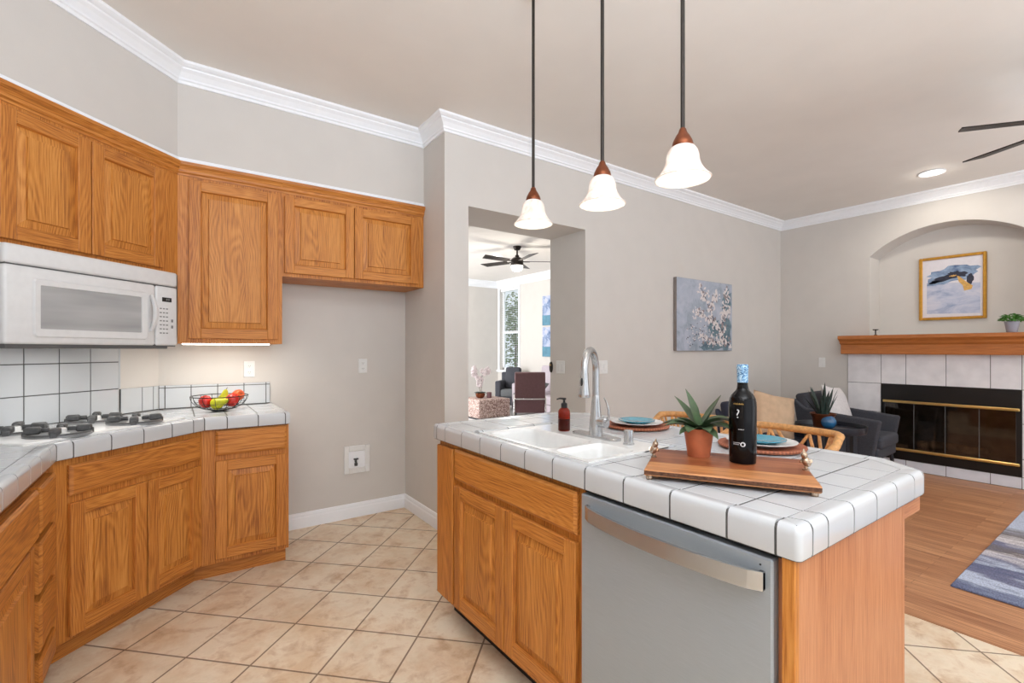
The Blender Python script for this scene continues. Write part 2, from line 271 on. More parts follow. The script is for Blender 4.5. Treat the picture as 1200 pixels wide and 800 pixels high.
# ------------- paintings (flat works of art, generic abstract and blossom designs)
def paint_base(name, stops, sc, mapping=(1, 1, 1)):
    m, nt, b = newmat(name); tc = N(nt, 'ShaderNodeTexCoord'); mp = N(nt, 'ShaderNodeMapping'); mp.inputs['Scale'].default_value = mapping; L(nt, tc.outputs['Object'], mp.inputs[0])
    no = N(nt, 'ShaderNodeTexNoise', Scale=sc, Detail=8.0, Roughness=.65, Distortion=.6); L(nt, mp.outputs[0], no.inputs['Vector'])
    r = ramp(nt, stops); L(nt, no.outputs['Fac'], r.inputs[0]); L(nt, r.outputs[0], b.inputs['Base Color']); b.inputs['Roughness'].default_value = .7
    return m
M['blossom_ground'] = paint_base('blue_grey_canvas', [(.3, srgb(136, 148, 160)), (.5, srgb(172, 180, 194)), (.7, srgb(192, 196, 208))], 6)
M['teal_shadow'] = paint_base('teal_shadow_paint', [(.3, srgb(70, 92, 108)), (.6, srgb(118, 142, 152)), (.8, srgb(150, 166, 176))], 12)
M['twig_paint'] = simple('twig_paint', srgb(84, 78, 88), .8)
M['blossom_white'] = simple('blossom_white_paint', srgb(224, 216, 214), .8, noise=.08, nscale=60)
M['blossom_pink'] = simple('blossom_ochre_paint', srgb(150, 138, 140), .8, noise=.1, nscale=60)
M['canvas_edge'] = simple('canvas_side', srgb(134, 126, 122), .9)
M['mat_board'] = simple('picture_ground', srgb(226, 222, 228), .7)
M['art_wash'] = paint_base('blue_wash', [(.35, srgb(150, 164, 196)), (.5, srgb(190, 196, 216)), (.7, srgb(218, 216, 226))], 5, (1, 1, 2))
M['art_blue'] = paint_base('blue_cloud_paint', [(.35, srgb(88, 110, 146)), (.55, srgb(150, 172, 200)), (.75, srgb(196, 206, 222))], 9, (1, 1, 1.5))
M['art_dark'] = simple('dark_navy_paint', srgb(50, 52, 68), .7, noise=.3, nscale=30)
M['art_gold'] = simple('gold_leaf_paint', srgb(214, 168, 92), .5, noise=.15, nscale=40)
M['canvas_blue'] = paint_base('blue_abstract_canvas', [(.35, srgb(70, 96, 140)), (.5, srgb(160, 176, 206)), (.6, srgb(206, 206, 220)), (.75, srgb(96, 130, 166))], 7)
M['canvas_teal'] = simple('teal_canvas_band', srgb(92, 140, 162), .7, noise=.15, nscale=10)

# ------------------------------------------------------------------ mesh builder
class MB:
    def __init__(s): s.v = []; s.f = []; s.m = []; s.g = []; s.sm = []
    def add(s, vs, fs, mat=0, grain=(0, 0, 1), smooth=False):
        o = len(s.v); s.v += [Vector(v) for v in vs]
        for f in fs: s.f.append([i + o for i in f]); s.m.append(mat); s.g.append(Vector(grain)); s.sm.append(smooth)
        return o
    def xf(s, Mx, start=0):
        for i in range(start, len(s.v)): s.v[i] = Mx @ s.v[i]
    def box(s, x0, x1, y0, y1, z0, z1, b=0, mat=0, grain=(0, 0, 1)):
        b = min(b, abs(x1 - x0) * .45, abs(y1 - y0) * .45, abs(z1 - z0) * .45)
        if b <= 0:
            s.add([(x, y, z) for z in (z0, z1) for y in (y0, y1) for x in (x0, x1)], [(0, 2, 3, 1), (4, 5, 7, 6), (0, 1, 5, 4), (2, 6, 7, 3), (0, 4, 6, 2), (1, 3, 7, 5)], mat, grain); return
        vs = []; idx = {}
        for sx in (0, 1):
            for sy in (0, 1):
                for sz in (0, 1):
                    X = (x0, x1)[sx]; Y = (y0, y1)[sy]; Zz = (z0, z1)[sz]
                    dx = b if sx == 0 else -b; dy = b if sy == 0 else -b; dz = b if sz == 0 else -b
                    for k, p in enumerate(((X, Y + dy, Zz + dz), (X + dx, Y, Zz + dz), (X + dx, Y + dy, Zz))):
                        idx[sx, sy, sz, k] = len(vs); vs.append(p)
        fs = []
        for a in (0, 1):
            fs.append([idx[a, p, q, 0] for p, q in ((0, 0), (1, 0), (1, 1), (0, 1))])
            fs.append([idx[p, a, q, 1] for p, q in ((0, 0), (1, 0), (1, 1), (0, 1))])
            fs.append([idx[p, q, a, 2] for p, q in ((0, 0), (1, 0), (1, 1), (0, 1))])
        for p in (0, 1):
            for q in (0, 1):
                fs.append([idx[p, q, 0, 0], idx[p, q, 0, 1], idx[p, q, 1, 1], idx[p, q, 1, 0]])
                fs.append([idx[p, 0, q, 0], idx[p, 0, q, 2], idx[p, 1, q, 2], idx[p, 1, q, 0]])
                fs.append([idx[0, p, q, 1], idx[0, p, q, 2], idx[1, p, q, 2], idx[1, p, q, 1]])
                for t in (0, 1): fs.append([idx[p, q, t, 0], idx[p, q, t, 1], idx[p, q, t, 2]])
        s.add(vs, fs, mat, grain)
    def rbox(s, x0, x1, y0, y1, z0, z1, r, seg=4, mat=0, puff=0):
        bm = bmesh.new(); bmesh.ops.create_cube(bm, size=1)
        for v in bm.verts: v.co = Vector(((x0 + x1) / 2 + v.co.x * (x1 - x0), (y0 + y1) / 2 + v.co.y * (y1 - y0), (z0 + z1) / 2 + v.co.z * (z1 - z0)))
        bmesh.ops.bevel(bm, geom=bm.edges[:], offset=r, segments=seg, affect='EDGES', profile=.5)
        s.addbm(bm, mat, True)
    def addbm(s, bm, mat=0, smooth=True):
        bm.verts.ensure_lookup_table(); bm.verts.index_update()
        s.add([v.co.copy() for v in bm.verts], [[v.index for v in f.verts] for f in bm.faces], mat, (0, 0, 1), smooth); bm.free()
    def lathe(s, prof, seg=32, c=(0, 0, 0), mat=0, smooth=True, sx=1, sy=1):
        c = Vector(c); vs = []; fs = []; n = len(prof)
        for i in range(seg):
            a = 2 * PI * i / seg
            for r, z in prof: vs.append(c + Vector((r * math.cos(a) * sx, r * math.sin(a) * sy, z)))
        for i in range(seg):
            j = (i + 1) % seg
            for k in range(n - 1):
                if prof[k][0] < 1e-7 and prof[k + 1][0] < 1e-7: continue
                if prof[k][0] < 1e-7: fs.append((i * n + k, j * n + k + 1, i * n + k + 1))
                elif prof[k + 1][0] < 1e-7: fs.append((i * n + k, j * n + k, i * n + k + 1))
                else: fs.append((i * n + k, j * n + k, j * n + k + 1, i * n + k + 1))
        s.add(vs, fs, mat, (0, 0, 1), smooth)
    def tube(s, pts, r, seg=8, closed=False, mat=0, smooth=True, flat=1):
        pts = [Vector(p) for p in pts]; n = len(pts); rs = r if isinstance(r, (list, tuple)) else [r] * n
        tang = []
        for i in range(n):
            a = pts[(i - 1) % n] if (closed or i > 0) else pts[i]; b = pts[(i + 1) % n] if (closed or i < n - 1) else pts[i]
            tang.append((b - a).normalized())
        t0 = tang[0]; nn = t0.orthogonal().normalized(); vs = []
        for i in range(n):
            t = tang[i]; nn = (nn - t * nn.dot(t)); nn = nn.normalized() if nn.length > 1e-6 else t.orthogonal().normalized(); bb = t.cross(nn)
            for k in range(seg):
                a = 2 * PI * k / seg; vs.append(pts[i] + (nn * math.cos(a) + bb * math.sin(a) * flat) * rs[i])
        fs = []
        for i in range(n if closed else n - 1):
            j = (i + 1) % n
            for k in range(seg): l = (k + 1) % seg; fs.append((i * seg + k, i * seg + l, j * seg + l, j * seg + k))
        if not closed: fs.append(list(range(seg))[::-1]); fs.append([(n - 1) * seg + k for k in range(seg)])
        s.add(vs, fs, mat, (0, 0, 1), smooth)
    def prism(s, poly, z0, z1, mat=0, grain=(0, 0, 1)):
        n = len(poly); vs = [(x, y, z0) for x, y in poly] + [(x, y, z1) for x, y in poly]
        s.add(vs, [list(range(n))[::-1], list(range(n, 2 * n))] + [(i, (i + 1) % n, n + (i + 1) % n, n + i) for i in range(n)], mat, grain)
    def xprism(s, prof, x0, x1, k0=0, k1=0, mat=0, grain=(1, 0, 0)):
        """extrude an outline of (out, z) along local x; out is towards -y; ends mitred by k*out"""
        n = len(prof); vs = [(x0 + k0 * o, -o, z) for o, z in prof] + [(x1 + k1 * o, -o, z) for o, z in prof]
        s.add(vs, [list(range(n)), list(range(n, 2 * n))[::-1]] + [(i, (i + 1) % n, n + (i + 1) % n, n + i) for i in range(n)], mat, grain)
    def ell(s, c, r, mat=0, seg=16, rings=10, Mx=None):
        o = len(s.v); s.lathe([(math.sin(PI * i / rings), -math.cos(PI * i / rings)) for i in range(rings + 1)], seg, (0, 0, 0), mat)
        T = Matrix.Translation(Vector(c)) @ (Mx.to_4x4() if Mx else Matrix.Identity(4)) @ Matrix.Diagonal((r[0], r[1], r[2], 1))
        s.xf(T, o)
    def build(s, name, mats, parent=None, loc=None, rot=None, recalc=True, angle=40, subsurf=0):
        me = bpy.data.meshes.new(name); me.from_pydata([v[:] for v in s.v], [], s.f)
        if not isinstance(mats, (list, tuple)): mats = [mats]
        for k in mats: me.materials.append(M[k] if isinstance(k, str) else k)
        me.polygons.foreach_set('material_index', s.m); me.polygons.foreach_set('use_smooth', s.sm)
        uvl = me.uv_layers.new(name='UVMap'); du = random.uniform(0, 40); dv = random.uniform(0, 40)
        for p, g in zip(me.polygons, s.g):
            n = p.normal; v = g - n * g.dot(n)
            if v.length < .2: v = n.orthogonal()
            v.normalize(); u = n.cross(v)
            for li in p.loop_indices:
                co = me.vertices[me.loops[li].vertex_index].co; uvl.data[li].uv = (co.dot(u) + du, co.dot(v) + dv)
        if recalc:
            bm = bmesh.new(); bm.from_mesh(me); bmesh.ops.recalc_face_normals(bm, faces=bm.faces[:]); bm.to_mesh(me); bm.free()
        if any(s.sm): me.set_sharp_from_angle(angle=math.radians(angle))
        me.update()
        o = bpy.data.objects.new(name, me); COL.objects.link(o)
        if parent: o.parent = parent
        if loc: o.location = loc
        if rot: o.rotation_euler = rot
        if subsurf:
            md = o.modifiers.new('smooth', 'SUBSURF'); md.levels = subsurf; md.render_levels = subsurf
        return o

def tag(o, label=None, cat=None, group=None, kind=None):
    if label: o['label'] = label
    if cat: o['category'] = cat
    if group: o['group'] = group
    if kind: o['kind'] = kind
    return o
def thing(name, label, cat, loc=(0, 0, 0), rz=0, group=None):
    o = bpy.data.objects.new(name, None); COL.objects.link(o); o.location = loc; o.rotation_euler = (0, 0, rz); o.empty_display_size = .05
    return tag(o, label, cat, group)
def struct(name, mb, mats, **kw): return tag(mb.build(name, mats, **kw), kind='structure')
def dup(root, loc, rz, label=None):
    r = root.copy(); COL.objects.link(r); r.location = loc; r.rotation_euler = (0, 0, rz)
    if label: r['label'] = label
    for ch in list(root.children):
        c = ch.copy(); COL.objects.link(c); c.parent = r
        for g in ch.children: d = g.copy(); COL.objects.link(d); d.parent = c
    return r
def diag(s, c, z=0):
    """world point from s along the 45-degree run and its plane offset c = y - x"""
    return ((s - c / R2) / R2, (s + c / R2) / R2, z)

# path sweep: profile (out, z), out = towards the right-hand side of the path, mitred corners
def offset_path(pts, d, closed=False):
    pts = [Vector(p) for p in pts]; n = len(pts); res = []
    for i in range(n):
        a = pts[(i - 1) % n] if (closed or i > 0) else None; b = pts[(i + 1) % n] if (closed or i < n - 1) else None
        d1 = (pts[i] - a).normalized() if a is not None else None; d2 = (b - pts[i]).normalized() if b is not None else None
        if d1 is None: d1 = d2
        if d2 is None: d2 = d1
        n1 = Vector((d1.y, -d1.x)); n2 = Vector((d2.y, -d2.x)); mm = n1 + n2; mm = mm / max(1e-6, mm.dot(n1))
        res.append(pts[i] + mm * d)
    return res
def sweep(mb, pts, prof, closed=False, mat=0, smooth=False):
    cols = [offset_path(pts, o, closed) for o, z in prof]; n = len(pts); k = len(prof)
    vs = [(cols[j][i].x, cols[j][i].y, prof[j][1]) for i in range(n) for j in range(k)]
    fs = []
    for i in range(n if closed else n - 1):
        i2 = (i + 1) % n
        for j in range(k): j2 = (j + 1) % k; fs.append((i * k + j, i2 * k + j, i2 * k + j2, i * k + j2))
    if not closed: fs.append(list(range(k))); fs.append([(n - 1) * k + j for j in range(k)][::-1])
    mb.add(vs, fs, mat, (0, 0, 1), smooth)

# ------------------------------------------------------------------ tiles
def clip_half(poly, px, py, nx, ny):
    """keep the part with (p-P).n >= 0"""
    out = []; n = len(poly)
    for i in range(n):
        a = poly[i]; b = poly[(i + 1) % n]; da = (a[0] - px) * nx + (a[1] - py) * ny; db = (b[0] - px) * nx + (b[1] - py) * ny
        if da >= 0: out.append(a)
        if da * db < 0: t = da / (da - db); out.append((a[0] + (b[0] - a[0]) * t, a[1] + (b[1] - a[1]) * t))
    return out
def parea(p): return .5 * sum(p[i][0] * p[(i + 1) % len(p)][1] - p[(i + 1) % len(p)][0] * p[i][1] for i in range(len(p)))
def dedupe(p):
    q = []
    for a in p:
        if not q or math.hypot(a[0] - q[-1][0], a[1] - q[-1][1]) > 1e-4: q.append(a)
    if len(q) > 1 and math.hypot(q[0][0] - q[-1][0], q[0][1] - q[-1][1]) < 1e-4: q.pop()
    return q
def inset(poly, d):
    res = list(poly); n = len(poly)
    for i in range(n):
        a = poly[i]; b = poly[(i + 1) % n]; l = math.hypot(b[0] - a[0], b[1] - a[1])
        if l < 1e-6: continue
        nx, ny = -(b[1] - a[1]) / l, (b[0] - a[0]) / l
        res = clip_half(res, a[0] + nx * d, a[1] + ny * d, nx, ny)
        if len(res) < 3: return []
    return dedupe(res)
def tile_poly(mb, poly, z, th=.006, bev=.0008, T=None, mat=0):
    poly = dedupe(poly)
    if len(poly) < 3 or abs(parea(poly)) < 2e-4: return
    if parea(poly) < 0: poly = poly[::-1]
    top = inset(poly, bev)
    o = len(mb.v); n = len(poly)
    if len(top) != n:
        mb.prism(poly, z - th, z, mat)
    else:
        vs = [(x, y, z - th) for x, y in poly] + [(x, y, z - bev * .8) for x, y in poly] + [(x, y, z) for x, y in top]
        fs = [list(range(n))[::-1], list(range(2 * n, 3 * n))]
        for i in range(n): j = (i + 1) % n; fs += [(i, j, n + j, n + i), (n + i, n + j, 2 * n + j, 2 * n + i)]
        mb.add(vs, fs, mat)
    if T is not None: mb.xf(T, o)
def tile_field(mb, poly, O, ang, us, vs, g, z, holes=(), mat=0, T=None, **kw):
    """tiles of a grid (cuts us, vs in the frame at O turned by ang) clipped to the convex polygon poly"""
    if parea(poly) < 0: poly = poly[::-1]
    ca, sa = math.cos(ang), math.sin(ang)
    for i in range(len(us) - 1):
        for j in range(len(vs) - 1):
            u0, u1, v0, v1 = us[i] + g / 2, us[i + 1] - g / 2, vs[j] + g / 2, vs[j + 1] - g / 2
            cell = [(O[0] + u * ca - v * sa, O[1] + u * sa + v * ca) for u, v in ((u0, v0), (u1, v0), (u1, v1), (u0, v1))]
            n = len(poly)
            for k in range(n):
                a = poly[k]; b = poly[(k + 1) % n]; l = math.hypot(b[0] - a[0], b[1] - a[1]); nx, ny = -(b[1] - a[1]) / l, (b[0] - a[0]) / l
                cell = clip_half(cell, a[0], a[1], nx, ny)
                if len(cell) < 3: break
            if len(cell) < 3: continue
            pieces = [cell]
            for h in holes:
                if parea(h) < 0: h = h[::-1]
                nxt = []
                for pc in pieces:
                    rest = pc
                    for k in range(len(h)):
                        a = h[k]; b = h[(k + 1) % len(h)]; l = math.hypot(b[0] - a[0], b[1] - a[1]); nx, ny = -(b[1] - a[1]) / l, (b[0] - a[0]) / l
                        outp = clip_half(rest, a[0], a[1], -nx, -ny)
                        if len(outp) >= 3: nxt.append(outp)
                        rest = clip_half(rest, a[0], a[1], nx, ny)
                        if len(rest) < 3: break
                pieces = nxt
            for pc in pieces: tile_poly(mb, pc, z, T=T, mat=mat, **kw)
def cuts(a, b, first, p):
    r = [a]; x = first
    while x < b - .012:
        if x > a + .012: r.append(x)
        x += p
    r.append(b); return r
def round_corners(pts, rad, seg=4, closed=True):
    pts = [Vector(p) for p in pts]; n = len(pts); res = []
    for i in range(n):
        if not closed and i in (0, n - 1): res.append(pts[i]); continue
        a = (pts[i - 1] - pts[i]).normalized(); b = (pts[(i + 1) % n] - pts[i]).normalized()
        ang = a.angle(b); t = rad / math.tan(ang / 2)
        p0 = pts[i] + a * t; p1 = pts[i] + b * t; cc = pts[i] + (a + b).normalized() * (rad / math.sin(ang / 2))
        a0 = math.atan2(p0.y - cc.y, p0.x - cc.x); a1 = math.atan2(p1.y - cc.y, p1.x - cc.x); d = (a1 - a0 + PI) % (2 * PI) - PI
        for k in range(seg + 1): q = a0 + d * k / seg; res.append(cc + Vector((math.cos(q), math.sin(q))) * rad)
    return res
VCAP = [(.05, -.066), (.05, 0), (.034, .0012), (.018, .0036), (.010, .0028), (.0045, -.001), (.001, -.008), (0, -.016), (0, -.060), (.002, -.066)]
def vcap(mbt, mbg, pts, ztop, cutpos, g=.0055, closed=True):
    """edge-cap tiles along a path whose tile side lies to its left (inwards); cutpos = lengths along the path"""
    pts = [Vector(p) for p in pts]; n = len(pts)
    prof = [(-d, ztop + z) for d, z in VCAP]
    core = [(-(max(d, .0012) if d < .04 else d), ztop + min(z - .0008, -.0009)) for d, z in VCAP]
    sweep(mbg, pts, core, closed)
    cols = [offset_path(pts, o, closed) for o, z in prof]
    if closed: cols = [c + [c[0]] for c in cols]; P = pts + [pts[0]]
    else: P = pts
    acc = [0]
    for i in range(len(P) - 1): acc.append(acc[-1] + (P[i + 1] - P[i]).length)
    def at(sv):
        for i in range(len(acc) - 1):
            if sv <= acc[i + 1] + 1e-9: t = (sv - acc[i]) / max(1e-9, acc[i + 1] - acc[i]); return [c[i].lerp(c[i + 1], t) for c in cols]
        return [c[-1] for c in cols]
    cp = sorted(cutpos)
    segs = list(zip(cp[:-1], cp[1:]))
    if closed: segs.append((cp[-1], cp[0] + acc[-1]))
    k = len(prof)
    for a, b in segs:
        a += g / 2; b -= g / 2
        if b - a < .008: continue
        ss = [a]
        for base in (0, acc[-1]):
            ss += [base + q for q in acc[1:] if a + 1e-4 < base + q < b - 1e-4]
        ss = sorted(set(ss)) + [b]
        rings = [at(q % acc[-1] if (closed and q > acc[-1]) else q) for q in ss]
        vs = [(p.x, p.y, prof[j][1]) for rg in rings for j, p in enumerate(rg)]
        fs = []
        for i in range(len(rings) - 1):
            for j in range(k): j2 = (j + 1) % k; fs.append((i * k + j, (i + 1) * k + j, (i + 1) * k + j2, i * k + j2))
        fs += [list(range(k)), [(len(rings) - 1) * k + j for j in range(k)][::-1]]
        mbt.add(vs, fs, 0, (0, 0, 1), True)

# ================================================================== SETTING
YF, YS, YM, YB, XS, XF = 3.634, 3.285, 2.946, 3.411, 1.516, 6.281
CZ = 2.885
XO0, XO1, ZO = 1.706, 2.857, 2.298
mb = MB(); mb.box(-1.2, 2.868, -3.0, 3.62, -.05, 0); struct('floor', mb, 'floor_tile')
mb = MB(); mb.box(2.868, 6.9, -3.0, 3.411, -.05, .002); struct('floor', mb, 'floor_wood')
mb = MB(); mb.box(.4, 6.5, 3.62, 9.6, -.05, .0); struct('floor', mb, 'carpet')
mb = MB(); mb.box(-1.3, 6.9, -3.0, 9.7, CZ, CZ + .1); struct('ceiling', mb, 'ceiling')
mb = MB(); mb.box(-.087, XS, YF, YF + .14, 0, CZ); struct('wall_alcove', mb, 'wall')
mb = MB(); mb.box(XS, XO0, YM, YF + .14, 0, CZ); struct('wall_pier', mb, 'wall')
mb = MB(); mb.box(XO1, XF + .3, YM, YB, 0, CZ); mb.box(XO0, XO1, YM, YB, ZO, CZ); struct('wall_middle', mb, 'wall')
dA = [(-.087, YF), (-1.0, YF - .913)]
mb = MB(); mb.prism([dA[0], (-.087, YF + .14), (-1.1, 2.721 + .05), (-1.0, 2.721)], 0, CZ); struct('wall_diagonal', mb, 'wall')
mb = MB(); mb.box(-1.12, -1.0, -1.2, 2.721, 0, CZ); struct('wall_left', mb, 'wall')
# soffit above the upper cabinets
SC = YS - .007; SOFB = 2.335
mb = MB(); mb.prism([(XS, YS), (XS, YF), (-.087, YF), (-1.0, 2.721), (-1.0, 2.611), (-.667, 2.611), (.007, YS)], SOFB, CZ); mb.prism([(-1.0, -1.2), (-.667, -1.2), (-.667, 2.611), (-1.0, 2.611)], SOFB, CZ)
struct('wall_soffit', mb, 'wall')
mb = MB(); sweep(mb, [(-.667, -1.0), (-.667, 2.611), (.007, YS), (XS, YS)], [(0, SOFB), (.012, SOFB), (.014, SOFB + .012), (.006, SOFB + .018), (.006, SOFB + .028), (0, SOFB + .03)]); struct('trim_1', mb, 'trim')
CROWN = [(0, CZ - .105), (.010, CZ - .105), (.013, CZ - .09), (.020, CZ - .085), (.021, CZ - .076), (.018, CZ - .074), (.024, CZ - .066), (.036, CZ - .050), (.052, CZ - .036), (.054, CZ - .028), (.064, CZ - .024), (.078, CZ - .014), (.080, CZ), (0, CZ)]
mb = MB(); sweep(mb, [(-.667, -1.0), (-.667, 2.611), (.007, YS), (XS, YS), (XS, YM), (XF, YM), (XF, -2.5)], CROWN); struct('trim_2', mb, 'trim')
BASE = [(0, 0), (.014, 0), (.014, .07), (.010, .082), (.011, .09), (.007, .104), (0, .108)]
mb = MB(); sweep(mb, [(.55, YF), (XS, YF), (XS, YM), (XO0, YM), (XO0, YB)], BASE); struct('baseboard_alcove', mb, 'trim')
mb = MB(); sweep(mb, [(XO1, YB), (XO1, YM), (XF, YM), (XF, 2.24)], [(o, z + .002) for o, z in BASE]); struct('baseboard_living', mb, 'trim')
# fireplace wall with an arched niche and the firebox opening
ND = .30; FY0, FY1, FZ0, FZ1 = .835, 1.89, .112, .905; NY0, NY1, NZ0, NZS, NRISE = .72, 2.0, 1.43, 2.30, .25
NR = (.64 ** 2 + NRISE ** 2) / (2 * NRISE); NC = (NY0 + NY1) / 2; NZC = NZS + NRISE - NR
mb = MB()
def rectx(x, y0, y1, z0, z1): mb.add([(x, y0, z0), (x, y1, z0), (x, y1, z1), (x, y0, z1)], [(0, 1, 2, 3)])
rectx(XF, -3, NY0, 0, CZ); rectx(XF, NY1, YM, 0, CZ); rectx(XF, NY0, NY1, FZ1, NZ0)
rectx(XF, NY0, FY0, 0, FZ1); rectx(XF, FY1, NY1, 0, FZ1); rectx(XF, FY0, FY1, 0, FZ0)
K = 40; ys = [NY0 + (NY1 - NY0) * i / K for i in range(K + 1)]; az = [NZC + math.sqrt(max(0, NR ** 2 - (y - NC) ** 2)) for y in ys]
for i in range(K):
    mb.add([(XF, ys[i], az[i]), (XF, ys[i + 1], az[i + 1]), (XF, ys[i + 1], CZ), (XF, ys[i], CZ)], [(0, 1, 2, 3)])
    mb.add([(XF, ys[i], az[i]), (XF, ys[i + 1], az[i + 1]), (XF + ND, ys[i + 1], az[i + 1]), (XF + ND, ys[i], az[i])], [(0, 1, 2, 3)], smooth=True)
    mb.add([(XF + ND, ys[i], NZ0), (XF + ND, ys[i + 1], NZ0), (XF + ND, ys[i + 1], az[i + 1]), (XF + ND, ys[i], az[i])], [(0, 1, 2, 3)])
for y in (NY0, NY1): mb.add([(XF, y, NZ0), (XF + ND, y, NZ0), (XF + ND, y, NZS), (XF, y, NZS)], [(0, 1, 2, 3)])
mb.add([(XF, NY0, NZ0), (XF, NY1, NZ0), (XF + ND, NY1, NZ0), (XF + ND, NY0, NZ0)], [(0, 1, 2, 3)])
mb.box(XF + .62, XF + .7, -3, YM, 0, CZ)
struct('wall_fireplace', mb, 'wall', recalc=False)
# far front room
WY0, WY1, WZ0, WZ1 = 8.60, 9.36, .80, 2.70; YFAR = 9.45
mb = MB(); mb.box(1.5, 1.62, YF + .14, 6.9, 0, CZ); struct('wall_light_block', mb, 'wall')  # unseen wall, added to block light from the doorway jamb
mb = MB(); mb.box(.4, XF + .2, YFAR, YFAR + .12, 0, CZ); struct('wall_far', mb, 'wall')
mb = MB()
mb.box(XF, XF + .16, YB, WY0, 0, CZ); mb.box(XF, XF + .16, WY1, YFAR, 0, CZ); mb.box(XF, XF + .16, WY0, WY1, 0, WZ0); mb.box(XF, XF + .16, WY0, WY1, WZ1, CZ)
struct('wall_east', mb, 'wall')
mb = MB(); sweep(mb, [(1.5, YFAR), (XF, YFAR), (XF, YB)], [(o * 1.4, CZ + (z - CZ) * 1.45) for o, z in CROWN]); struct('trim_3', mb, 'trim')
mb = MB(); sweep(mb, [(1.5, YFAR), (XF, YFAR), (XF, YB)], BASE); struct('baseboard_far', mb, 'trim')
w = bpy.data.objects.new('window_1', None); COL.objects.link(w); w.location = (XF, (WY0 + WY1) / 2, WZ0); tag(w, kind='structure')
hw = (WY1 - WY0) / 2; hh = WZ1 - WZ0
mb = MB()
mb.box(-.02, .0, -hw - .06, -hw, -.06, hh + .06, .004); mb.box(-.02, .0, hw, hw + .06, -.06, hh + .06, .004); mb.box(-.02, .0, -hw, hw, hh, hh + .06, .004); mb.box(-.05, .0, -hw - .08, hw + .08, -.05, .0, .004)
mb.box(.09, .13, -hw, -hw + .045, 0, hh); mb.box(.09, .13, hw - .045, hw, 0, hh); mb.box(.09, .13, -hw, hw, 0, .05); mb.box(.09, .13, -hw, hw, hh - .05, hh); mb.box(.08, .13, -hw, hw, hh * .45, hh * .45 + .05)
mb.build('window_frame', 'trim', w)
mb = MB(); mb.box(.105, .112, -hw + .04, hw - .04, .04, hh - .04); mb.build('window_pane', 'pane', w)

# ================================================================== KITCHEN CABINETS
def door_mesh(parent, x0, x1, z0, z1, yf, sw=.056, name='door', oak='oak', pm='oak_panel', panel_arch=False):
    """raised-panel door, front plane y = yf, 20 mm thick (towards +y)"""
    b = .0025; t = .02; m = MB()
    m.box(x0, x0 + sw, yf, yf + t, z0, z1, b); m.box(x1 - sw, x1, yf, yf + t, z0, z1, b)
    m.box(x0 + sw - .001, x1 - sw + .001, yf + .0004, yf + t, z1 - sw, z1, b, grain=(1, 0, 0)); m.box(x0 + sw - .001, x1 - sw + .001, yf + .0004, yf + t, z0, z0 + sw, b, grain=(1, 0, 0))
    # moulded inner edge
    a0, a1, c0, c1 = x0 + sw - .002, x1 - sw + .002, z0 + sw - .002, z1 - sw + .002; e = .006
    o = [(a0, yf + .002, c0), (a1, yf + .002, c0), (a1, yf + .002, c1), (a0, yf + .002, c1)]; i_ = [(a0 + e, yf + .0155, c0 + e), (a1 - e, yf + .0155, c0 + e), (a1 - e, yf + .0155, c1 - e), (a0 + e, yf + .0155, c1 - e)]
    for k in range(4):
        q = (k + 1) % 4; m.add([o[k], o[q], i_[q], i_[k]], [(0, 1, 2, 3)], 0, (1, 0, 0) if k % 2 == 0 else (0, 0, 1))
    d = m.build(name, oak, parent, recalc=False)
    p = MB(); a0 += e * .6; a1 -= e * .6; c0 += e * .6; c1 -= e * .6; s = .034
    o = [(a0, yf + .0158, c0), (a1, yf + .0158, c0), (a1, yf + .0158, c1), (a0, yf + .0158, c1)]
    i1 = [(a0 + s, yf + .0085, c0 + s), (a1 - s, yf + .0085, c0 + s), (a1 - s, yf + .0085, c1 - s), (a0 + s, yf + .0085, c1 - s)]
    i2 = [(a0 + s + .003, yf + .0005, c0 + s + .003), (a1 - s - .003, yf + .00055, c0 + s + .003), (a1 - s - .003, yf + .00055, c1 - s - .003), (a0 + s + .003, yf + .0005, c1 - s - .003)]
    vs = o + i1 + i2; fs = [(8, 9, 10, 11)]
    for r in (0, 4):
        for k in range(4): q = (k + 1) % 4; fs.append((r + k, r + q, r + 4 + q, r + 4 + k))
    p.add(vs, fs); p.build('raised_panel', pm, d, recalc=False)
    return d
def drawer_mesh(parent, x0, x1, z0, z1, yf, name='drawer_front', grain=(1, 0, 0)):
    yb = min(yf + .02, -.001) if yf > -.0215 else -.0005
    m = MB(); m.box(x0, x1, yf + .006, yb, z0, z1, .002, grain=grain)
    e = .011
    vs = [(x0, yf + .0065, z0), (x1, yf + .0065, z0), (x1, yf + .0065, z1), (x0, yf + .0065, z1), (x0 + e, yf, z0 + e), (x1 - e, yf, z0 + e), (x1 - e, yf, z1 - e), (x0 + e, yf, z1 - e)]
    m.add(vs, [(4, 5, 6, 7), (0, 1, 5, 4), (1, 2, 6, 5), (2, 3, 7, 6), (3, 0, 4, 7)], 0, grain)
    return m.build(name, 'oak', parent, recalc=False)
CBT = .842   # underside of the counter tiles on the left runs
FYR = 3.06; FC = 2.947; LX = -.409
Ax, Ay = FYR - FC, FYR; Bx, By = LX, LX + FC
sA = (Ax + Ay) / R2; sB = (Bx + By) / R2
K22 = math.tan(PI / 8)
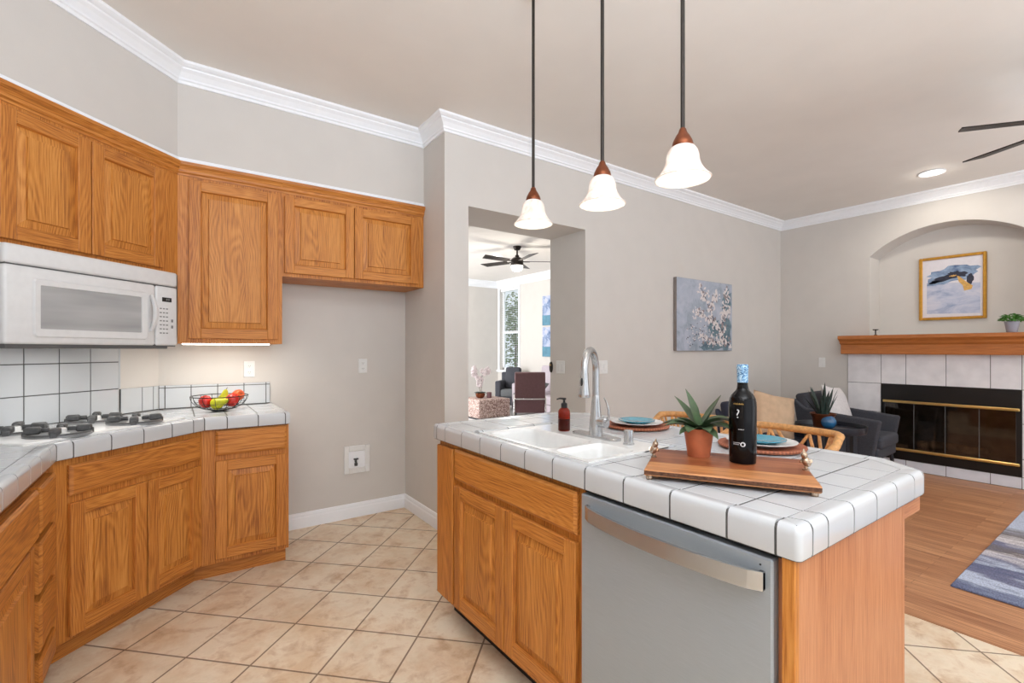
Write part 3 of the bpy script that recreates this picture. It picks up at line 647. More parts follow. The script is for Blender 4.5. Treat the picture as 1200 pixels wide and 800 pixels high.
# right base cabinet
t = thing('base_cabinet', 'narrow oak base cabinet with one drawer over one door, under the wire fruit bowl', 'cabinet', (Ax, FYR, 0))
w_ = .545 - Ax
mb = MB(); mb.box(0, w_, 0, .02, .10, CBT); mb.box(w_ - .018, w_, .02, YF - FYR - .002, .10, CBT, grain=(0, 0, 1)); mb.box(0, .016, .02, .3, .10, CBT); mb.box(.016, w_ - .018, .02, .5, .10, .118, grain=(1, 0, 0)); mb.build('carcass', 'oak', t)
mb = MB(); mb.box(-.031, w_ - .004, .075, .092, 0, .10, grain=(1, 0, 0)); mb.box(w_ - .02, w_ - .004, .092, YF - FYR - .02, 0, .10); mb.build('toe_kick', 'oak', t)
x0 = .176 - Ax; x1 = .531 - Ax
drawer_mesh(t, x0, x1, .692, .826, -.02); door_mesh(t, x0, x1, .124, .662, -.02)
# diagonal base cabinet below the cooktop
t = thing('base_cabinet', 'wide oak corner base cabinet with two doors and a false front, below the gas cooktop', 'cabinet', diag(sB, FC), PI / 4)
W_ = sA - sB
mb = MB(); mb.xprism([(0, .10), (0, CBT), (-.02, CBT), (-.02, .10)], 0, W_, K22, -K22, grain=(0, 0, 1)); mb.build('carcass', 'oak', t)
mb = MB(); mb.xprism([(-.075, 0), (-.075, .10), (-.092, .10), (-.092, 0)], 0, W_, K22, -K22); mb.build('toe_kick', 'oak', t)
drawer_mesh(t, 1.577 - sB, 2.222 - sB, .682, .806, -.02, 'false_drawer_front')
door_mesh(t, 1.577 - sB, 1.9085 - sB, .116, .652, -.02); door_mesh(t, 1.915 - sB, 2.222 - sB, .116, .652, -.02)
# left run: drawer stack, then a drawer-and-door cabinet (local x runs along world +y)
DY0 = 2.245
t = thing('drawer_cabinet', 'oak base cabinet holding a stack of four drawers, left of the cooktop cabinet', 'cabinet', (LX, DY0, 0), PI / 2)
L_ = By - DY0
mb = MB(); mb.xprism([(0, .10), (0, CBT), (-.02, CBT), (-.02, .10)], 0, L_, 0, -K22, grain=(0, 0, 1)); mb.box(0, .016, .02, .56, .10, CBT); mb.build('carcass', 'oak', t)
mb = MB(); mb.xprism([(-.075, 0), (-.075, .10), (-.092, .10), (-.092, 0)], 0, L_, 0, -K22); mb.build('toe_kick', 'oak', t)
for z0, z1 in ((.636, .800), (.434, .610), (.234, .408), (.108, .208)): drawer_mesh(t, .012, L_ - .035, z0, z1, -.034)
for z0, z1 in ((.610, .636), (.408, .434), (.208, .234)): mb = MB(); mb.box(.012, L_ - .035, -.004, -.0002, z0 - .006, z1 + .006); mb.build('drawer_gap_shade', 'painted_shade', t)  # dark strips standing in for the shade between drawer fronts
t = thing('base_cabinet', 'oak base cabinet with a drawer over a door at the left edge of the photo', 'cabinet', (LX, DY0 - .62, 0), PI / 2)
mb = MB(); mb.box(0, .619, 0, .02, .10, CBT); mb.box(0, .018, .02, .56, .10, CBT); mb.box(.601, .619, .02, .56, .10, CBT); mb.build('carcass', 'oak', t)
mb = MB(); mb.box(0, .619, .075, .092, 0, .10, grain=(1, 0, 0)); mb.build('toe_kick', 'oak', t)
drawer_mesh(t, .03, .60, .632, .800, -.034); door_mesh(t, .03, .60, .108, .612, -.022)

# ---- left countertop
CT = .903; LIPC = 2.905; LYR = 3.03; LLX = -.379; XE = .548
A = Vector((LYR - LIPC, LYR)); B = Vector((LLX, LLX + LIPC)); Wc = (-.087, YF); WL = (-1.0, 2.721)
t = thing('countertop', 'white tiled countertop with dark grout running around the cooktop corner', 'countertop', (0, 0, CBT))
tt, tg = MB(), MB()
sb = .05
path = [(LLX, .9), B, A, (XE, LYR), (XE, YF - .01)]
# path runs with its inner side on the left: direction +y, then diagonal, then +x, then +y
Lpath = [Vector(p) for p in path]; acc = [0]
for i in range(4): acc.append(acc[-1] + (Lpath[i + 1] - Lpath[i]).length)
cl = [0] + [acc[1] - .10 - .15 * k for k in range(10) if acc[1] - .10 - .15 * k > .03] + [acc[1]]
sBl = (B.x + B.y) / R2
cl += [acc[1] + d for d in (.062, .215, .365, .515, .642)] + [acc[2]]
cl += [acc[2] + d for d in (.105, .257, .398)] + [acc[3] + d for d in (.055, .2, .35, .5)] + [acc[4]]
cl = [c for c in cl if c < acc[4] - .01] + [acc[4]]
vcap(tt, tg, path, CT - CBT, sorted(set(round(c, 4) for c in cl)), closed=False)
ip = offset_path(path, -sb)
Ai, Bi = ip[2], ip[1]
zt = CT - CBT
fr_ = [tuple(Ai), tuple(ip[3]), (ip[4].x, YF - .008), (Wc[0] + .006, YF - .008)]
tile_field(tt, fr_, (0, LYR), 0, cuts(-.3, .6, .083 - .15, .1505), cuts(.05, .62, .05 + .1505, .1505), .006, zt)
dg = [tuple(Bi), tuple(Ai), (Wc[0], YF - .008), (WL[0] + .008, WL[1] - .002)]
COOK = [diag(s, c)[:2] for s, c in ((1.47, 3.03), (2.19, 3.03), (2.19, 3.64), (1.47, 3.64))]
tile_field(tt, dg, (diag(0, LIPC)[0], diag(0, LIPC)[1]), PI / 4, cuts(.8, 3.0, sBl + .062 - .9, .1505), cuts(.05, .62, .05 + .1505, .1505), .006, zt, holes=[COOK])
lf = [(ip[0].x, .9), tuple(Bi), (WL[0] + .008, WL[1] - .03), (WL[0] + .008, .9)]
tile_field(tt, lf, (LLX, 0), 0, [-.62, -.5025, -.352, -.2015, -.05], cuts(.9, 2.8, B.y - .10 - 1.5, .15), .006, zt)
tg.prism([tuple(ip[2]), tuple(ip[3]), (ip[4].x, YF), Wc], 0.02, zt - .0009); tg.prism([tuple(ip[1]), tuple(ip[2]), Wc, WL], 0.02, zt - .0009); tg.prism([(ip[0].x, .9), tuple(ip[1]), WL, (WL[0], .9)], 0.02, zt - .0009)
tt.build('tiles', 'ceramic', t, angle=35); tg.build('grout_bed', 'grout', t)
# ---- backsplashes (wall-mounted tile)
t = thing('backsplash', 'tall white square-tile backsplash behind the gas cooktop', 'backsplash', diag(1.40, 3.721, CT), PI / 4)
mb, mg = MB(), MB()
mt = Matrix(((1, 0, 0, 0), (0, 0, -1, 0), (0, 1, 0, 0), (0, 0, 0, 1)))   # field plane (u, v, height) -> (x, -h, z)
us = [0, .102, .252, .401, .551, .70, .852]
tile_field(mb, [(0, 0), (.852, 0), (.852, .385), (0, .385)], (0, 0), 0, us, [0.004, .149, .299, .385], .005, .010, T=mt)
mg.box(0, .852, -.0072, 0.001, 0, .383); mg.build('grout_bed', 'grout', t); mb.build('tiles', 'ceramic', t)
mb = MB(); mb.tube([(.856, -.006, 0.15), (.856, -.006, .385)], .006, 8); mb.build('edge_bead', 'ceramic', t)
t = thing('backsplash', 'low row of white backsplash tiles along the wall behind the fruit bowl', 'backsplash', (Wc[0], YF, CT))
mb, mg = MB(), MB()
tile_field(mb, [(.0, 0), (.615, 0), (.615, .148), (.0, .148)], (0, 0), 0, [0, .031, .165, .308, .458, .590, .615], [0.004, .132, .148], .0045, .010, T=mt)
mg.box(0, .614, -.0075, 0, 0, .146)
mb2 = MB(); mb2.box(0, .614, -.013, -.0005, .136, .149, .004)
mb.build('tiles', 'ceramic', t); mg.build('grout_bed', 'grout', t)
t = thing('backsplash', 'short low strip of white backsplash tile between the tall backsplash and the wall corner', 'backsplash', diag(2.262, 3.721, CT), PI / 4)
mb, mg = MB(), MB()
tile_field(mb, [(0, 0), (.237, 0), (.237, .148), (0, .148)], (0, 0), 0, [0, .13, .202, .237], [0.004, .148], .0045, .010, T=mt)
mg.box(0, .237, -.0075, 0, 0, .146)
mb.build('tiles', 'ceramic', t); mg.build('grout_bed', 'grout', t)

# ---- upper cabinets
CRN = [(0, 2.262), (.004, 2.262), (.006, 2.272), (.014, 2.280), (.016, 2.292), (.024, 2.306), (.034, 2.318), (.036, 2.334), (0, 2.334)]
def crown_part(t, x0, x1, k0, k1, z0): mb = MB(); mb.xprism([(o, z - z0) for o, z in CRN], x0, x1, k0, k1); mb.build('crown', 'oak', t)
UX0 = .007
z0 = 1.307
t = thing('wall_cabinet', 'tall single-door oak wall cabinet between the microwave cabinet and the fridge alcove', 'cabinet', (UX0, YS, z0))
w_ = .547 - UX0
mb = MB(); mb.box(0, w_, 0, .02, 0, 2.30 - z0); mb.box(w_ - .018, w_, .02, YF - YS - .002, 0, 2.30 - z0); mb.box(.0, .016, .02, YF - YS - .1, 0, 2.30 - z0); mb.box(.016, w_ - .018, .02, YF - YS - .002, .02, .036, grain=(1, 0, 0)); mb.build('carcass', 'oak', t)
door_mesh(t, .058 - UX0, .521 - UX0, 1.335 - z0, 2.243 - z0, -.02, sw=.06); crown_part(t, 0, w_, K22, 0, z0)
z0 = 1.735
t = thing('wall_cabinet', 'short two-door oak wall cabinet over the empty fridge alcove', 'cabinet', (.547, YS, z0))
w_ = XS - .547 - .002
mb = MB(); mb.box(0, w_, 0, .02, 0, 2.30 - z0); mb.box(0, w_, .02, YF - YS - .002, .0, .018, grain=(1, 0, 0)); mb.box(w_ - .018, w_, .02, YF - YS - .002, .018, 2.30 - z0); mb.build('carcass', 'oak', t)
door_mesh(t, .012, .992 - .547, 1.757 - z0, 2.243 - z0, -.02); door_mesh(t, .998 - .547, 1.462 - .547, 1.757 - z0, 2.243 - z0, -.02); crown_part(t, 0, w_, 0, 0, z0)
z0 = 1.695; CD = 3.278; sU = (UX0 + YS) / R2; s0 = 1.375
t = thing('wall_cabinet', 'two-door oak wall cabinet above the white microwave', 'cabinet', diag(s0, CD, z0), PI / 4)
w_ = sU - s0
mb = MB(); mb.xprism([(0, 0), (0, 2.30 - z0), (-.02, 2.30 - z0), (-.02, 0)], 0, w_, K22, -K22, grain=(0, 0, 1)); mb.box(.02, w_ - .02, .02, .30, 0, .018, grain=(1, 0, 0)); mb.build('carcass', 'oak', t)
door_mesh(t, 1.500 - s0, 1.845 - s0, 1.715 - z0, 2.243 - z0, -.02); door_mesh(t, 1.850 - s0, 2.222 - s0, 1.715 - z0, 2.243 - z0, -.02); crown_part(t, 0, w_, K22, -K22, z0)
# filler strip from the microwave cabinet down beside the microwave
# ---- under-cabinet light
t = thing('under_cabinet_light', 'slim glowing light strip under the tall oak wall cabinet', 'light', (.02, YS + .05, 1.300))
mb = MB(); mb.box(0, .47, -.016, .022, .012, .024, .002); mb.build('housing', 'plastic', t)
mb = MB(); mb.box(.008, .462, -.012, .018, 0, .012, .004); mb.build('diffuser', 'strip_glow', t)
al = area('under_cabinet_lamp', (.25, YS + .05, 1.296), (.25, YS + .12, 0), .45, .03, 2.2, (1, .95, .85)); al.parent = None

# ---- microwave
t = thing('microwave', 'white over-the-range microwave with a grey window under the oak corner cabinet', 'microwave', diag(1.441, 3.10, 1.280), PI / 4)
w_ = 2.203 - 1.441; dep = (3.700 - 3.10) / R2
mb = MB(); mb.box(0, w_, .05, dep, .012, .405, .004)
mb.build('body', 'appliance', t)
mb = MB(); mb.rbox(.0, w_, 0, .052, .324, .400, .012, 3); mb.build('vent_panel', 'appliance', t)
mb = MB(); mb.box(.008, w_ - .006, .010, .05, .008, .33); mb.build('seam', 'appliance_grey', t)
mb = MB(); mb.rbox(.0, .632, 0, .05, .012, .3195, .012, 3); dr = mb.build('door', 'appliance', t)
mb = MB()
def rr2(x0, x1, z0, z1, r, n=6): return [( (x1 - r if i in (0, 3) else x0 + r) + r * math.cos(a), (z1 - r if i in (0, 1) else z0 + r) + r * math.sin(a)) for i in range(4) for a in [PI / 2 * i + PI / 2 * k / n for k in range(n + 1)]]
def ring(mb, po, pi_, yo, yi, mat=0):
    n = len(po); mb.add([(x, yo, z) for x, z in po] + [(x, yi, z) for x, z in pi_], [(i, (i + 1) % n, n + (i + 1) % n, n + i) for i in range(n)], mat, smooth=True)
o1 = rr2(.094, .585, .040, .276, .016); o2 = rr2(.099, .580, .045, .271, .013); o3 = rr2(.118, .553, .074, .250, .004); o4 = rr2(.1195, .5515, .0755, .2485, .004)
ring(mb, o1, o2, -.001, -.007); ring(mb, o2, o3, -.007, -.006); ring(mb, o3, o4, -.006, -.001); mb.build('window_bezel', 'appliance', dr, recalc=False)
mb = MB(); mb.box(.118, .553, -.0025, .0, .074, .250); mb.build('window', 'micro_window', dr)
mb = MB(); pts = [(.606, -.002 - .026 * math.sin(PI * k / 12), .085 + .180 * k / 12) for k in range(13)]; mb.tube(pts, [.010 + .005 * math.sin(PI * k / 12) for k in range(13)], 10, flat=.8); mb.build('handle', 'appliance', dr)
mb = MB(); mb.rbox(.635, w_, 0, .05, .012, .3195, .012, 3); cp = mb.build('control_panel', 'appliance', t)
mb = MB(); mb.box(.668, .722, -.002, .0, .240, .262); mb.build('display', 'black_plastic', cp)
mb = MB()
for i in range(2):
    mb.box(.690 + i * .012, .698 + i * .012, -.0026, -.002, .247, .256)
mb.build('display_digits', 'iron_light', cp)
mb = MB()
for r_ in range(7):
    for c_ in range(3): mb.box(.655 + c_ * .018, .665 + c_ * .018, -.0016, 0, .200 - r_ * .021, .206 - r_ * .021)
for k in range(2): mb.box(.722, .732, -.0016, 0, .135 - k * .032, .150 - k * .032)
mb.build('keypad', 'iron_light', cp)
mb = MB(); mb.box(.012, w_ - .05, .012, dep - .02, -.004, .0125, .002); mb.build('bottom_grille', 'appliance_grey', t)

mb = MB(); mb.box(.24, .44, .10, .16, -.0050, -.0038, .0004); mb.build('added_light_lens', 'plastic', t)  # plain lens plate for the added fill lamp
mlp = diag(1.80, 3.30); al = area('microwave_fill', (mlp[0], mlp[1], 1.268), (mlp[0] - .03, mlp[1] + .03, 0), .25, .1, 1.3, (1, .98, .94))  # added fill under the microwave, brightens backsplash and cooktop
# ---- gas cooktop
t = thing('cooktop', 'white gas cooktop with four grey cast-iron burner grates set into the corner counter', 'cooktop', diag(1.83, 3.335, CT), PI / 4)
mb = MB(); mb.rbox(-.365, .365, -.222, .222, -.012, .008, .006, 3); mb.build('top_plate', 'porcelain', t)
for bx, by in ((-.17, -.125), (.17, -.125), (-.17, .115), (.17, .115)):
    mb = MB(); mb.lathe([(0, .010), (.06, .009), (.098, .010), (.104, .016), (.108, .016), (.112, .009), (.112, .006)], 36, (bx, by, 0)); pan = mb.build('burner_pan', 'iron_light', t)
    mb = MB(); mb.lathe([(0, .036), (.022, .036), (.026, .030), (.028, .016), (.036, .014), (.036, .008), (0, .008)], 24, (bx, by, 0)); mb.build('burner_cap', 'porcelain', t)
    mb = MB()
    for k in range(4):
        o = len(mb.v); a = PI / 4 + k * PI / 2
        mb.box(.028, .060, -.007, .007, .026, .040, .003); mb.box(.054, .106, -.017, .017, .016, .046, .006); mb.box(.098, .112, -.012, .012, .008, .030, .003)
        mb.xf(Matrix.Translation((bx, by, 0)) @ Matrix.Rotation(a, 4, 'Z'), o)
    ring_ = [(bx + .104 * math.cos(2 * PI * i / 28), by + .104 * math.sin(2 * PI * i / 28), .016) for i in range(28)]
    mb.tube(ring_, .006, 6, True); mb.build('grate', 'iron', t)

# ---- wall outlets and the fridge water box
def outlet(label, loc, rz, group=None, w=.066, h=.108):
    t = thing('wall_outlet', label, 'outlet', loc, rz, group)
    mb = MB(); mb.box(-w / 2, w / 2, -.006, 0, -h / 2, h / 2, .003); mb.build('cover_plate', 'plastic', t)
    for zc in (-.021, .021):
        mb = MB(); mb.lathe([(0, .0015), (.013, .0015), (.0145, 0), (.0145, -.004), (0, -.004)], 20); mb.xf(Matrix.Translation((0, -.006, zc)) @ Matrix.Rotation(PI / 2, 4, 'X')); s_ = mb.build('socket', 'plastic', t)
        mb = MB(); mb.box(-.006, -.0042, -.0082, -.007, zc - .001, zc + .006); mb.box(.0042, .006, -.0082, -.007, zc - .001, zc + .006); mb.box(-.0015, .0015, -.0082, -.007, zc - .008, zc - .005); mb.build('slots', 'black_plastic', s_)
outlet('white wall outlet above the fruit bowl', (.403, YF, 1.14), 0)
outlet('white wall outlet on the bare fridge alcove wall', (1.170, YF, 1.147), 0)
t = thing('outlet_box', 'recessed white water-supply box with a small valve, low on the fridge alcove wall', 'utility box', (1.125, YF, .438))
mb = MB(); mb.box(-.098, -.062, -.010, 0, -.105, .105, .004); mb.box(.062, .098, -.010, 0, -.105, .105, .004); mb.box(-.062, .062, -.010, 0, .062, .105, .004); mb.box(-.062, .062, -.010, 0, -.105, -.062, .004)
mb.build('frame', 'plastic', t)
mb = MB(); mb.box(-.062, .062, -.0025, -.0005, -.062, .062); mb.build('recess', 'trim', t)
mb = MB(); mb.lathe([(0, 0), (.012, 0), (.012, .02), (.007, .022), (.007, .045), (0, .045)], 12, (-.012, -.02, -.045)); mb.box(-.030, .006, -.028, -.014, .000, .012, .003); mb.box(-.018, -.006, -.02, -.002, -.02, -.008); mb.build('valve', 'iron', t)
def switch(label, loc, rz, n=1, group=None):
    t = thing('light_switch', label, 'light switch', loc, rz, group); w = .07 + .046 * (n - 1)
    mb = MB(); mb.box(-w / 2, w / 2, -.006, 0, -.058, .058, .003); mb.build('cover_plate', 'plastic', t)
    for k in range(n):
        xc = (k - (n - 1) / 2) * .046; mb = MB(); mb.box(xc - .016, xc + .016, -.009, -.005, -.033, .033, .002); mb.build('rocker', 'porcelain', t)
switch('white three-gang light switch on the wall just right of the faucet', (3.045, YM, 1.118), 0, 3)
switch('white light switch inside the doorway jamb, beside the small black dial', (XO1, 3.265, 1.113), -PI / 2, 2)
switch('single white light switch left of the fireplace mantel', (XF, 2.472, 1.121), -PI / 2, 1)
t = thing('dimmer_remote', 'small dark oval remote dial in its holder on the doorway jamb', 'remote', (XO1, 3.392, 1.11), -PI / 2)
mb = MB(); o = len(mb.v); mb.lathe([(0, 0), (.018, 0), (.020, .004), (.018, .016), (0, .017)], 24, sy=2.6); mb.xf(Matrix.Rotation(PI / 2, 4, 'X')); mb.build('body', 'bronze', t)
mb = MB(); mb.lathe([(0, .017), (.010, .0165), (.011, .012)], 20, (0, .018, 0)); mb.xf(Matrix.Rotation(PI / 2, 4, 'X')); mb.build('dial', 'label_gold', t)

# ---- fruit bowl and fruit
BW = (.216, 3.36, CT + .002)
t = thing('fruit_bowl', 'round black wire fruit bowl on the tiled counter', 'bowl', BW)
RT, HT = .150, .088
def bowlr(q): return .045 + (RT - .045) * math.sin(q * PI / 2) ** .9
def bowlz(q): return .006 + (HT - .006) * (1 - math.cos(q * PI / 2)) ** .85
mb = MB()
for k in range(14):
    a = 2 * PI * k / 14; mb.tube([(bowlr(q / 8) * math.cos(a), bowlr(q / 8) * math.sin(a), bowlz(q / 8)) for q in range(9)], .0017, 5)
for q in (.35, .62):
    mb.tube([(bowlr(q) * math.cos(2 * PI * i / 36), bowlr(q) * math.sin(2 * PI * i / 36), bowlz(q)) for i in range(36)], .0014, 5, True)
mb.build('wires', 'wire', t)
mb = MB(); mb.tube([(RT * math.cos(2 * PI * i / 40), RT * math.sin(2 * PI * i / 40), HT) for i in range(40)], .0028, 6, True); mb.build('rim', 'wire', t)
mb = MB(); mb.tube([(.045 * math.cos(2 * PI * i / 30), .045 * math.sin(2 * PI * i / 30), .004) for i in range(30)], .003, 6, True); mb.lathe([(0, .005), (.045, .005), (.045, .0065), (0, .0065)], 24); mb.build('base_ring', 'wire', t)
APPLE = [(0, .028), (.008, .031), (.020, .033), (.031, .024), (.036, .004), (.032, -.018), (.022, -.031), (.010, -.034), (0, -.031)]
PEAR = [(0, .058), (.007, .057), (.013, .048), (.017, .034), (.022, .018), (.032, .0), (.036, -.016), (.030, -.032), (.014, -.039), (0, -.037)]
def fruit(name, label, cat, dx, dy, dz, rot, prof, mat, scale=1):
    t = thing(name, label, cat, (BW[0] + dx, BW[1] + dy, BW[2] + dz)); t.rotation_euler = rot
    mb = MB(); mb.lathe([(r * scale, z * scale) for r, z in prof], 24); mb.build('flesh', mat, t)
    z1 = prof[0][1] * scale; mb = MB(); mb.tube([(0, 0, z1 - .002), (.002, 0, z1 + .008), (.005, 0, z1 + .014)], .0016, 6); mb.build('stem', 'bark', t)
dcx, dcy = .07, .93   # direction from the bowl to the camera
fruit('pear', 'yellow-green pear lying at the front of the wire bowl', 'fruit', -.010, -.066, .050, (1.25, .35, .9), PEAR, 'pear')
fruit('pear', 'pale green pear standing at the back of the wire bowl', 'fruit', .025, .062, .066, (.25, .2, 0), PEAR, 'pear')
fruit('apple', 'dark red apple at the left side of the wire bowl', 'fruit', -.072, -.005, .056, (.3, -.4, 0), APPLE, 'red_apple')
fruit('apple', 'bright red apple right of the front pear in the wire bowl', 'fruit', .062, -.028, .060, (.5, .3, .4), APPLE, 'red_apple', 1.05)
fruit('mango', 'orange-red mango at the right rim of the wire bowl', 'fruit', .098, .042, .082, (1.2, .4, .3), [(r * .95, z * 1.15) for r, z in APPLE], 'mango')

# ================================================================== ISLAND
IT = .914; ILB = .852; IX = 1.035
t = thing('island_cabinet', 'oak island base cabinet with sink doors and a narrow end panel', 'cabinet', (IX, 2.055, 0), -PI / 2)
# local x: along -y (0 at the far end), local y: towards +x
def ly(y): return 2.055 - y
mb = MB(); mb.box(0, ly(1.066), 0, .02, .10, ILB); mb.box(0, .018, .02, .62, .10, ILB); mb.box(ly(1.084), ly(1.066), .02, .60, .10, ILB); mb.box(.018, ly(1.084), .02, .6, .10, .118, grain=(1, 0, 0)); mb.build('carcass', 'oak', t)
mb = MB(); mb.box(0, ly(1.066), .075, .092, 0, .10, grain=(1, 0, 0)); mb.build('toe_kick', 'painted_shade', t)  # board coloured dark to paint in the shadow under the cabinet
mb = MB(); mb.box(0, ly(.45), .62, .638, 0, ILB, grain=(0, 0, 1)); mb.build('back_panel', 'oak_red', t)
mb = MB(); mb.box(.003, ly(1.898), -.02, .0, .12, .822, .004); mb.build('filler_panel', 'oak', t)
drawer_mesh(t, ly(1.886), ly(1.090), .690, .826, -.02, 'false_drawer_front')
door_mesh(t, ly(1.883), ly(1.4925), .125, .666, -.02); door_mesh(t, ly(1.4875), ly(1.092), .125, .666, -.02)
mb = MB(); mb.box(ly(.474), ly(.45), -.004, .62, 0, ILB, .002); mb.box(ly(.49), ly(.474), .0, .02, 0, ILB); o = mb.build('end_panel', 'oak_red', t); o['label'] = 'paler reddish oak end panel'
mb = MB(); mb.box(ly(.474) , ly(.4475), -.022, -.003, 0, ILB - .002, .002); mb.build('end_stile', 'oak', t)
mb = MB(); mb.box(ly(.476), ly(.456), .638, .80, .785, ILB, .002, grain=(0, 1, 0)); mb.box(ly(2.04), ly(.476), .78, .80, .785, ILB, grain=(1, 0, 0)); mb.build('apron', 'oak_red', t)
# dishwasher
t = thing('dishwasher', 'stainless steel dishwasher built into the tiled island', 'dishwasher', (1.012, 1.063, 0), -PI / 2)
w_ = 1.063 - .491
mb = MB(); mb.box(-.002, w_ + .014, .030, .58, .02, .846); mb.build('tub', 'black_plastic', t)
mb = MB(); mb.box(.0, w_, 0, .03, .105, .832, .004); dr = mb.build('door', 'steel', t)
mb = MB(); mb.box(.0, w_ + .012, .02, .028, .834, .850); mb.build('control_strip', 'black_plastic', t)
mb = MB(); n = 20; hx0, hx1 = .030, w_ - .014
for k in range(n):
    pass
cross = [(-.0, -.020), (-.0, .020), (.010, .020), (.010, -.020)]
ringsv = []
for k in range(n + 1):
    x = hx0 + (hx1 - hx0) * k / n; d = -.012 - .040 * (math.sin(PI * k / n)) ** .55; ringsv.append([(x, d + a, .785 + c) for a, c in cross])
vs = [p for r_ in ringsv for p in r_]; fs = []
for k in range(n):
    for j in range(4): j2 = (j + 1) % 4; fs.append((k * 4 + j, (k + 1) * 4 + j, (k + 1) * 4 + j2, k * 4 + j2))
fs += [(0, 1, 2, 3), (n * 4 + 3, n * 4 + 2, n * 4 + 1, n * 4)]
mb.add(vs, fs); mb.box(hx0, hx0 + .012, -.012, 0, .765, .805, .002); mb.box(hx1 - .012, hx1, -.012, 0, .765, .805, .002)
mb.build('handle', 'chrome', dr)
mb = MB(); mb.lathe([(0, -.001), (.0022, -.001), (.0022, .001), (0, .001)], 10); mb.xf(Matrix.Translation((w_ - .025, -.0003, .815)) @ Matrix.Rotation(PI / 2, 4, 'X')); mb.build('indicator', 'black_plastic', dr)
mb = MB(); mb.box(0, w_, .06, .08, 0, .10); mb.build('toe_kick', 'black_plastic', t)
# island countertop
OUT = [(1.005, 2.075), (1.005, .434), (1.79, .434), (1.895, .56), (1.895, 1.94), (1.76, 2.075)]   # anticlockwise: inner side on the left
t = thing('countertop', 'white tiled island countertop with dark grout and clipped corners', 'countertop', (0, 0, ILB))
tt, tg = MB(), MB()
rp = round_corners(OUT, .014, 4)
# start the path in the middle of the far edge of the front side: find arc lengths of wanted cuts
accs = [0]
for i in range(len(rp)): accs.append(accs[-1] + (rp[(i + 1) % len(rp)] - rp[i]).length)
def arc_of(pt):
    pt = Vector(pt); best = None
    for i in range(len(rp)):
        a = rp[i]; b = rp[(i + 1) % len(rp)]; d = b - a; tq = max(0, min(1, (pt - a).dot(d) / max(1e-12, d.length_squared))); e = (a + d * tq - pt).length
        if best is None or e < best[0]: best = (e, accs[i] + tq * d.length)
    return best[1]
FYC = [2.035, 1.953, 1.797, 1.646, 1.494, 1.342, 1.191, 1.040, .889, .738, .588, .482]; EXC = [1.060, 1.134, 1.272, 1.414, 1.556, 1.699]
cp = [arc_of((1.005, y)) for y in FYC] + [arc_of((x, .434)) for x in EXC] + [arc_of(p) for p in ((1.78, .434), (1.8, .446), (1.89, .552), (1.895, .60))]
cp += [arc_of((1.895, y)) for y in (.738, .889, 1.04, 1.191, 1.342, 1.494, 1.646, 1.797, 1.91)] + [arc_of((1.88, 1.955)), arc_of((1.775, 2.06)), arc_of((1.699, 2.075))] + [arc_of((x, 2.075)) for x in (1.556, 1.414, 1.272, 1.134, 1.06)]
vcap(tt, tg, rp, IT - ILB, sorted(set(round(c, 4) for c in cp)))
inn = [tuple(p) for p in offset_path(OUT, -.052, True)]
SX0, SX1, SY0, SY1 = 1.060, 1.462, 1.078, 1.737
hole = [(SX0 - .03, SY0), (SX1 + .045, SY0), (SX1 + .045, SY1 + .045), (SX0 - .03, SY1 + .045)]
zt = IT - ILB
tile_field(tt, inn, (0, 0), 0, [1.0, 1.134, 1.272, 1.414, 1.556, 1.699, 1.845], [.48] + sorted(FYC[:-1])[0:11] + [2.03], .006, zt, holes=[hole])
b_ = [(SX0 - .01, SY0), (SX1, SY0), (SX1, SY1), (SX0 - .01, SY1)]
# grout bed around the sink
x_lo, x_hi, y_lo, y_hi = 1.05, 1.85, .48, 2.03
tg.prism([inn[1], inn[2], inn[3], (inn[3][0], SY0), (inn[1][0], SY0)], .0, zt - .0009); tg.prism([(SX1, SY0), (inn[3][0], SY0), (inn[3][0], SY1), (SX1, SY1)], 0, zt - .0009)
tg.prism([(inn[0][0], SY1), (inn[4][0], SY1), inn[4], inn[5], inn[0]], 0, zt - .0009)
# raised quarter-round trim tiles around the far and back sides of the sink
QR = [(-.044, -.006), (-.044, .002), (-.030, .0075), (-.012, .0085), (-.004, .006), (0, .0), (0, -.006)]
def qr(pts):
    P = [Vector(p) for p in pts]; sweep(tt, P, [(o, zt + z) for o, z in QR], smooth=True)
def along(a, b, cs):
    a = Vector(a); b = Vector(b); d = (b - a).normalized(); Ln = (b - a).length
    c2 = [0] + list(cs) + [Ln]
    for i in range(len(c2) - 1): qr([a + d * (c2[i] + .0022), a + d * (c2[i + 1] - .0022)])
along((SX0, SY1), (SX1, SY1), (.02, .155, .30)); along((SX1, SY1), (SX1, SY0), (.13, .28, .43, .58))
tt.build('tiles', 'ceramic', t, angle=38); tg.build('grout_bed', 'grout', t)
